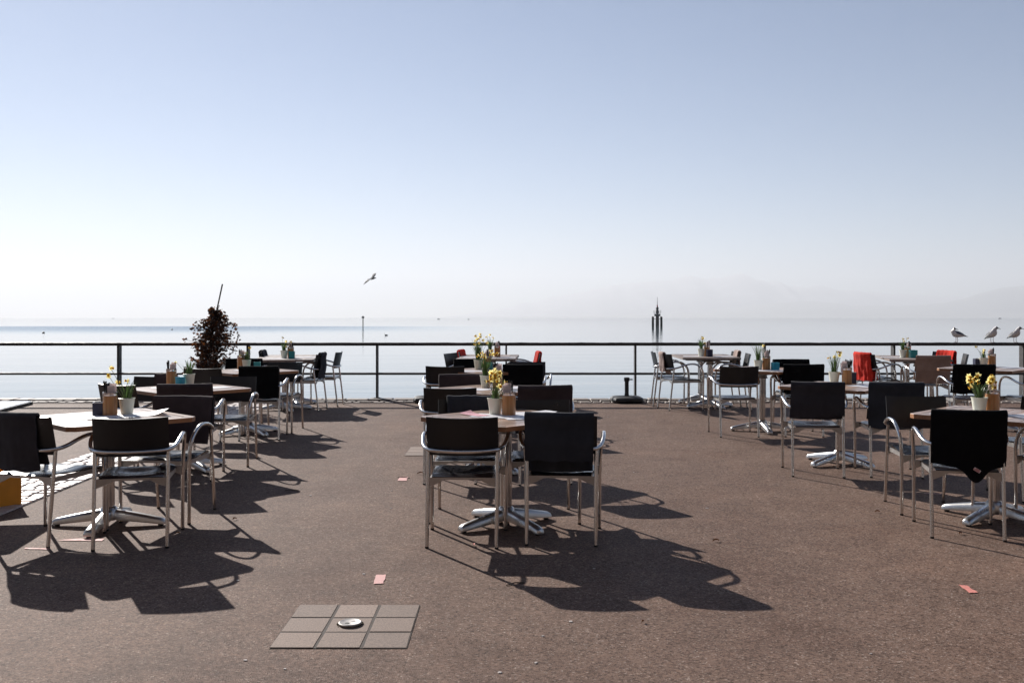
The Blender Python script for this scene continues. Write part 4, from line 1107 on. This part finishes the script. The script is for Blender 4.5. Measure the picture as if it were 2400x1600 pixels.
# ------------------------------------------------------------------ gulls
def ell(c, rx, rz, n=14, ax=(1, 0, 0), up=(0, 0, 1)):
    c = Vector(c); a = Vector(ax); u = Vector(up)
    return [c + a * (rx * math.cos(2 * math.pi * k / n)) + u * (rz * math.sin(2 * math.pi * k / n)) for k in range(n)]
def gull_body(head_turn=0., lean=0., fat=1.):
    """standing gull looking along +Y, tail to -Y"""
    b = MB(); n = 16
    S = [(-.205, .100, .010, .004), (-.17, .108, .020, .007), (-.13, .118, .032, .018), (-.09, .128, .045, .034), (-.04, .138, .056, .050), (.01, .146, .060, .058), (.05, .156, .056, .056),
         (.078, .176, .046, .046), (.092, .200, .036, .036), (.100, .222, .033, .032), (.112, .238, .034, .030), (.132, .240, .028, .024), (.146, .236, .016, .014), (.156, .233, .008, .007), (.180, .227, .005, .005), (.194, .220, .0025, .003)]
    rings = []
    for i, (y, z, rx, rz_) in enumerate(S):
        if i < 8: up = Vector((0, -.25, 1)).normalized()
        elif i < 10: up = Vector((0, -.9, .5)).normalized()
        else: up = Vector((0, 0, 1))
        rx *= fat if 2 < i < 8 else 1; c = Vector((0, y, z))
        if lean:
            pv_ = Vector((0, .01, .115)); c8 = pv_ + Matrix.Rotation(lean, 3, 'X') @ (Vector((0, S[8][0], S[8][1])) - pv_) - Vector((0, S[8][0], S[8][1]))
            c = pv_ + Matrix.Rotation(lean, 3, 'X') @ (c - pv_) if i < 8 else c + c8
            if i < 8: up = Matrix.Rotation(lean, 3, 'X') @ up
        if i >= 9 and head_turn:
            piv = Vector((0, .092 + (c8.y if lean else 0), c.z)); c = piv + Matrix.Rotation(head_turn, 3, 'Z') @ (c - piv)
        ax = Vector((1, 0, 0)) if not (head_turn and i >= 10) else Matrix.Rotation(head_turn, 3, 'Z') @ Vector((1, 0, 0))
        rings.append(ell(c, rx, rz_, n, ax, up))
    def mi(i, k):
        a = 2 * math.pi * (k + .5) / n; s_ = math.sin(a); c_ = abs(math.cos(a))
        if i >= 12: return 2
        if i in (10, 11) and c_ > .55 and s_ > -.3: return 2
        if i <= 1: return 2 if s_ > -.2 else 0
        if 2 <= i <= 5 and s_ > -.15: return 1
        if i == 6 and s_ > .35: return 1
        return 0
    b.loft(rings, mi)
    me = b.mesh('gull', [M['gull_white'], M['gull_grey'], M['gull_dark']], angle=80)
    legs = []
    for sx in (-1, 1):
        l = MB(); l.tube([(sx * .022, .012, .10), (sx * .024, .004, .05), (sx * .024, .010, .004)], .0042, 6)
        for dx in (-.014, 0, .014): l.tube([(sx * .024, .008, .004), (sx * .024 + dx, .042, .002)], .0025, 5)
        legs.append(('leg', l.mesh('leg', M['gull_leg'])))
    return me, legs
RTOP = rz + .918 + .002
for (x, rot, turn, lean, fat, lab) in ((7.18, 98, R(160), 0, 1.05, 'gull with dark wing turned sideways, its tail to the right, on the railing'),
                            (7.74, 190, R(72), R(12), 1.25, 'middle gull of the three on the railing, pale breast to the camera'),
                            (8.11, 192, R(60), R(9), 1.25, 'hunched pale gull next to the frame edge on the railing')):
    me, legs = gull_body(turn, lean, fat)
    g = thing('gull', lab, 'gull', Matrix.Translation((x, RY, RTOP)) @ Matrix.Rotation(R(rot), 4, 'Z') @ Matrix.Scale(.92, 4), legs, 'gulls on the railing', me)
def flying_gull():
    b = MB(); n = 12
    S = [(-.20, 0, .022, .004), (-.15, .0, .020, .010), (-.10, .0, .030, .026), (-.04, .002, .040, .040), (.03, .004, .040, .040), (.08, .008, .032, .032), (.11, .014, .024, .024), (.135, .014, .023, .022), (.16, .008, .012, .011), (.185, .0, .003, .003)]
    b.loft([ell((0, y, z), rx, rz_, n) for y, z, rx, rz_ in S], lambda i, k: 2 if i >= 4 or i < 1 else (1 if i > 2 else 0))
    for sx in (-1, 1):
        st = [(.02, .06, -.065, .012), (.16, .085, -.055, .055), (.26, .075, -.075, .075), (.36, .03, -.095, .06), (.45, -.05, -.11, .03), (.50, -.11, -.135, .012)]
        rings = []
        for x, yl, yt, z in st:
            m_ = (yl + yt) / 2; c = (yl - yt) / 2
            rings.append([Vector((sx * x, m_ + c * math.cos(a), z + .007 * math.sin(a) * (1 - x * 1.2))) for a in [2 * math.pi * k / 8 for k in range(8)]])
        if sx < 0: rings = [r_[::-1] for r_ in rings]
        b.loft(rings, lambda i, k: 2 if i >= 2 else 1)
    return b.mesh('gull', [M['gull_white'], M['gull_grey'], M['gull_dark']], angle=60)
o = link('gull', flying_gull(), None, Matrix.Translation((-5.2, 37, 2.94)) @ Matrix.Rotation(R(-110), 4, 'Z') @ Matrix.Rotation(R(27), 4, 'Y') @ Matrix.Rotation(R(6), 4, 'X'))
tag(o, 'gull in flight with spread wings above the lake', 'gull')

# ------------------------------------------------------------------ lake, marks and boats
b = MB(); Wd = 50000.
ring = [0, 20, 60, 150, 400, 1000, 3000, 9000, 25000, Wd]
ysq = [15.9] + [15.9 + r_ for r_ in ring[1:]]
xs_ = sorted(set([-r_ for r_ in ring] + ring))
idx = {}
for j, yy in enumerate(ysq):
    for i, xx in enumerate(xs_): idx[i, j] = len(b.v); b.v.append((xx, yy, WATER_Z))
for j in range(len(ysq) - 1):
    for i in range(len(xs_) - 1): b.f.append((idx[i, j], idx[i + 1, j], idx[i + 1, j + 1], idx[i, j + 1])); b.m.append(0); b.t.append(.5)
struct('lake_water', b.mesh('lake_water', M['water'], False))
# land behind the camera so the lake edge and haze have ground everywhere
b = MB(); b.add([(-Wd, -20000, -1.9), (Wd, -20000, -1.9), (Wd, 15.7, -1.9), (-Wd, 15.7, -1.9)], [(0, 1, 2, 3)])
struct('land', b.mesh('land', M['quay'], False))

def nav_light(x, y):
    z = WATER_Z; parts = []
    def pile_group(cx, hs):
        b = MB()
        for dx, dy, h in hs: b.tube([(cx + dx, dy, -2), (cx + dx * .8, dy * .8, h)], .2, 10)
        return b
    for cx, s_ in ((-1.55, -1), (1.45, 1)):
        parts.append(('pile_cluster', pile_group(cx, ((-.22, .2, 3.45), (.22, -.1, 3.35), (0, .5, 3.5))).mesh('pile_cluster', M['pile'])))
    b = MB()
    for dx, dy in ((-.35, -.3), (.35, -.3), (.3, .35), (-.3, .35)): b.tube([(dx, dy, -2), (dx * .8, dy * .8, 3.6)], .27, 10)
    b.box(-.5, .5, -.5, .5, .25, .85); b.box(-1.35, 1.3, -.06, .06, 2.55, 2.7)
    parts.append(('piled_base', b.mesh('piled_base', M['pile'])))
    b = MB(); b.box(-1.0, 1.0, -.8, .8, 3.6, 4.35); b.box(-1.25, 1.15, -.95, .95, 4.55, 4.65); b.box(-.3, .3, -.3, .3, 4.2, 4.55)
    parts.append(('platform', b.mesh('platform', M['darkmetal'])))
    b = MB()
    for px_, py_ in ((-1.1, -.9), (-.4, -.9), (.4, -.9), (1.1, -.9), (-1.1, .9), (1.1, .9)): b.tube([(px_, py_, 4.6), (px_ * 1.1, py_, 5.6)], .035, 6)
    for zz in (5.15, 5.6): b.tube([(-1.2, .9, zz), (-1.2, -.9, zz), (1.2, -.9, zz), (1.2, .9, zz)], .035, 6)
    parts.append(('guard_rail', b.mesh('guard_rail', M['darkmetal'])))
    b = MB(); b.lathe([(.55, 4.65), (.50, 5.4), (.34, 5.9), (.48, 6.0), (.48, 6.6), (.24, 6.85)], 14); parts.append(('lamp_house', b.mesh('lamp_house', M['darkmetal'])))
    b = MB(); b.lathe([(.20, 6.8), (.22, 7.3), (.15, 7.6), (.08, 7.7)], 10); parts.append(('lantern', b.mesh('lantern', M['redpaint'])))
    b = MB(); b.tube([(0, 0, 7.6), (0, 0, 10.4)], [.10, .04], 6); parts.append(('mast', b.mesh('mast', M['darkmetal'])))
    thing('harbour_light', 'dark piled harbour light with a small red lantern standing in the lake', 'harbour light', Matrix.Translation((x, y, z)), parts)
D = 2333 * 3.1 / 20.5; nav_light((1540.5 - 1200) / 2333 * D, D)
D = 2333 * 3.1 / 26
b = MB(); b.tube([(0, 0, -2), (0, 0, 2.75)], .13, 10); b2 = MB()
b2.prism([(-.44, 0), (0, -.44), (.44, 0), (0, .44)], -.1, .1, mat=Matrix.Translation((0, 0, 3.15)) @ Matrix.Rotation(R(90), 4, 'X')); b2.tube([(0, 0, 2.7), (0, 0, 2.85)], .04, 6)
thing('channel_marker', 'thin post with a dark diamond board standing in the lake', 'marker', Matrix.Translation(((850.8 - 1200) / 2333 * D, D, WATER_Z)), [('pole', b.mesh('pole', M['pile'])), ('board', b2.mesh('board', M['darkmetal']))])
def buoy(px, dy_, r_, lab):
    D = 2333 * 3.1 / dy_; b = MB(); b.lathe([(0, -r_ * .7), (r_ * .7, -r_ * .6), (r_, 0), (r_ * .85, r_ * .7), (r_ * .3, r_), (0, r_ * 1.05)], 16)
    rb = MB(); rb.tube([(0, 0, r_ * .9), (0, 0, r_ * 1.35)], r_ * .15, 6)
    thing('mooring_buoy', lab, 'buoy', Matrix.Translation(((px - 1200) / 2333 * D, D, WATER_Z + r_ * .4)), [('float', b.mesh('float', M['darkmetal'])), ('ring', rb.mesh('ring', M['darkmetal']))], 'dark mooring buoys')
buoy(102, 37, .24, 'larger dark mooring buoy near the frame edge'); buoy(403, 29, .22, 'small dark mooring buoy left of the shrub')
# water bird
D = 2333 * 3.1 / 42; b = MB()
b.loft([ell((0, y, z), rx, rz_, 10) for y, z, rx, rz_ in ((-.30, .10, .02, .02), (-.2, .08, .10, .08), (0, .07, .14, .11), (.18, .08, .11, .10), (.24, .16, .05, .06), (.25, .28, .035, .04), (.26, .36, .035, .035), (.30, .385, .035, .03), (.34, .37, .02, .016), (.40, .355, .008, .008))])
o = link('water_bird', b.mesh('water_bird', M['gull_dark'], angle=70), None, Matrix.Translation(((905 - 1200) / 2333 * D, D, WATER_Z)) @ Matrix.Rotation(R(80), 4, 'Z')); tag(o, 'dark long-necked water bird swimming on the lake', 'bird')
def boat(px, D, L, lab, rot=90, mast=False):
    b = MB(); h = L * .16
    rings = [[Vector((sx * w, y, z)) for sx, z in ((-1, 0), (-1.15, h), (1.15, h), (1, 0))] for y, w in ((-L / 2, L * .13), (0, L * .16), (L * .3, L * .11), (L / 2, L * .01))]
    b.loft(rings); c = MB(); c.bbox(-L * .09, L * .09, -L * .22, L * .12, h, h + L * .13, .05)
    parts = [('hull', b.mesh('hull', M['hull'])), ('cabin', c.mesh('cabin', M['darkmetal']))]
    if mast:
        m_ = MB(); m_.tube([(0, 0, h), (0, 0, h + L)], L * .012, 6); parts.append(('mast', m_.mesh('mast', M['darkmetal'])))
    thing('boat', lab, 'boat', Matrix.Translation(((px - 1200) / 2333 * D, D, WATER_Z)) @ Matrix.Rotation(R(rot), 4, 'Z'), parts, 'far boats on the lake')
boat(1028, 1700, 5, 'faint far boat left of another on the horizon above the middle row')
boat(1098, 1500, 3.2, 'small dark far boat above the middle row daffodils', 60)
boat(2343, 2600, 8, 'bluish far boat on the lake above the gulls', 60)
boat(265, 2600, 5, 'very faint far boat near the bright side of the horizon')

# ------------------------------------------------------------------ mountains and far shore
def ridge(name, D, prof, depth, mat, seed, rough, dens=60):
    pts = [((px - 1200) / 2333 * D, (744 - py) / 2333 * D + EYE) for px, py in prof]
    b = MB(); nx = (len(pts) - 1) * dens // 6; ny = 10; cols = []
    x0, x1 = pts[0][0], pts[-1][0]
    def hgt(x):
        for i in range(len(pts) - 1):
            if pts[i][0] <= x <= pts[i + 1][0]:
                t = (x - pts[i][0]) / (pts[i + 1][0] - pts[i][0]); return pts[i][1] + (pts[i + 1][1] - pts[i][1]) * t
        return 0
    for i in range(nx + 1):
        x = x0 + (x1 - x0) * i / nx; h = hgt(x) + rough * mnoise.fractal(Vector((x / D * 60, seed, 0)), .8, 2.1, 5)
        for j in range(ny + 1):
            t = j / ny; y = D + depth * (t - .5) * 2
            s_ = 1 - abs(t - .5) * 2
            z = WATER_Z - 1 + (h - WATER_Z) * (s_ ** .8) * (1 + (.12 * mnoise.fractal(Vector((x / D * 40, t * 6, seed)), .8, 2.1, 4) if 0 < s_ < 1 else 0))
            b.v.append((x, y, z))
    for i in range(nx):
        for j in range(ny):
            a = i * (ny + 1) + j; b.f.append((a, a + ny + 1, a + ny + 2, a + 1)); b.m.append(0); b.t.append(.5)
    struct(name, b.mesh(name, mat, True, 60))
ridge('mountains', 30000, [(1050, 742), (1150, 727), (1230, 710), (1300, 695), (1370, 682), (1440, 667), (1496, 660), (1562, 657), (1604, 648), (1623, 646), (1646, 652), (1697, 650), (1721, 643), (1737, 639), (1754, 645), (1772, 656), (1796, 657), (1819, 657), (1838, 669), (1885, 671), (1929, 671), (1964, 677), (2030, 683), (2118, 689), (2300, 698), (2600, 705)], 3500, M['alp'], 1, 60)
ridge('hills', 27000, [(1250, 742), (1500, 737), (1640, 730), (1721, 722), (1814, 710), (1908, 705), (2001, 715), (2118, 717), (2212, 710), (2259, 700), (2305, 684), (2352, 673), (2400, 670), (2700, 655)], 1500, M['hill'], 2, 22)
ridge('far_shore', 24500, [(900, 743.5), (1300, 742), (1700, 740), (2000, 737.5), (2250, 735.5), (2400, 733), (2900, 728)], 600, M['hill'], 3, 6)

# ------------------------------------------------------------------ haze
b = MB(); b.box(-42000, 42000, -3000, 36000, -4.2, 1480)
me = b.mesh('haze', [], False)
mh = bpy.data.materials.new('haze_air'); mh.use_nodes = True; nt = mh.node_tree
for n in list(nt.nodes):
    if n.type != 'OUTPUT_MATERIAL': nt.nodes.remove(n)
pv = nt.nodes.new('ShaderNodeVolumePrincipled')
pv.inputs['Color'].default_value = (.92, .95, 1.0, 1); pv.inputs['Density'].default_value = .78e-4; pv.inputs['Anisotropy'].default_value = .25
out = [n for n in nt.nodes if n.type == 'OUTPUT_MATERIAL'][0]; lk(nt, pv.outputs[0], out.inputs['Volume'])
me.materials.append(mh)
o = link('haze', me); o['kind'] = 'stuff'; o['label'] = 'bright haze over the lake'

# ------------------------------------------------------------------ the cafe behind the camera, mirrored in backs and tubes
b = MB(); b.box(-30, 30, -16, -8, 0, 10.5, 0); cafe = link('cafe_building', None, None, Matrix.Translation((0, 0, gz(-8))))
tag(cafe, 'dark timber cafe building standing behind the camera, facing the lake', 'building')
link('wall', b.mesh('wall', M['timber'], False), cafe)
b = MB(); b.add([(-31, -7.2, 10.52), (31, -7.2, 10.52), (31, -12, 13.5), (-31, -12, 13.5), (-31, -17, 10.52), (31, -17, 10.52)], [(0, 1, 2, 3), (3, 2, 5, 4), (0, 3, 4), (1, 5, 2), (0, 4, 5, 1)])
link('roof', b.mesh('roof', M['bark'], False), cafe)
for st in range(3):
    for i in range(14):
        x = -27 + i * 4.15; z0 = .9 + 3.3 * st; hh = 2.2 if st == 0 else 1.7
        f = MB()
        for q in ((x - .9, x - .8, z0, z0 + hh), (x + .8, x + .9, z0, z0 + hh), (x - .8, x + .8, z0, z0 + .1), (x - .8, x + .8, z0 + hh - .1, z0 + hh), (x - .04, x + .04, z0 + .1, z0 + hh - .1)):
            f.box(q[0], q[1], -7.998, -7.93, q[2], q[3])
        p = MB(); p.box(x - .8, x + .8, -7.995, -7.97, z0 + .1, z0 + hh - .1)
        w_ = link('window', f.mesh('window', M['napkin']), cafe); link('pane', p.mesh('pane', M['pane'], False), w_)

# ------------------------------------------------------------------ light, sky, camera
w = bpy.data.worlds.new('World'); sc.world = w; w.use_nodes = True; nt = w.node_tree
bg = nt.nodes['Background']
sky = nt.nodes.new('ShaderNodeTexSky'); sky.sky_type = 'NISHITA'; sky.sun_disc = False
sky.sun_elevation = SUN_EL; sky.sun_rotation = -SUN_AZ; sky.altitude = 400; sky.air_density = .8; sky.dust_density = .15; sky.ozone_density = 4
lk(nt, sky.outputs[0], bg.inputs['Color']); bg.inputs['Strength'].default_value = .05
sd = bpy.data.lights.new('sun', 'SUN'); sd.energy = 5.0; sd.angle = R(.5); sd.color = (1, .95, .89)
so = link('sun', sd)
to_sun = Vector((-math.sin(SUN_AZ) * math.cos(SUN_EL), math.cos(SUN_AZ) * math.cos(SUN_EL), math.sin(SUN_EL)))
so.rotation_euler = (-to_sun).to_track_quat('-Z', 'Y').to_euler(); so.location = to_sun * 50

cd = bpy.data.cameras.new('camera'); cd.sensor_width = 36; cd.lens = 35; cd.clip_start = .05; cd.clip_end = 120000
cd.shift_y = -56 / 2400
co = link('camera', cd); co.location = (0, 0, EYE); co.rotation_euler = (R(90), 0, 0)
sc.camera = co
vs_ = sc.view_settings; vs_.view_transform = 'Standard'; vs_.look = 'None'; vs_.exposure = 0.73; vs_.gamma = 1
sc.cycles.max_bounces = 8; sc.cycles.volume_bounces = 0; sc.cycles.use_denoising = True
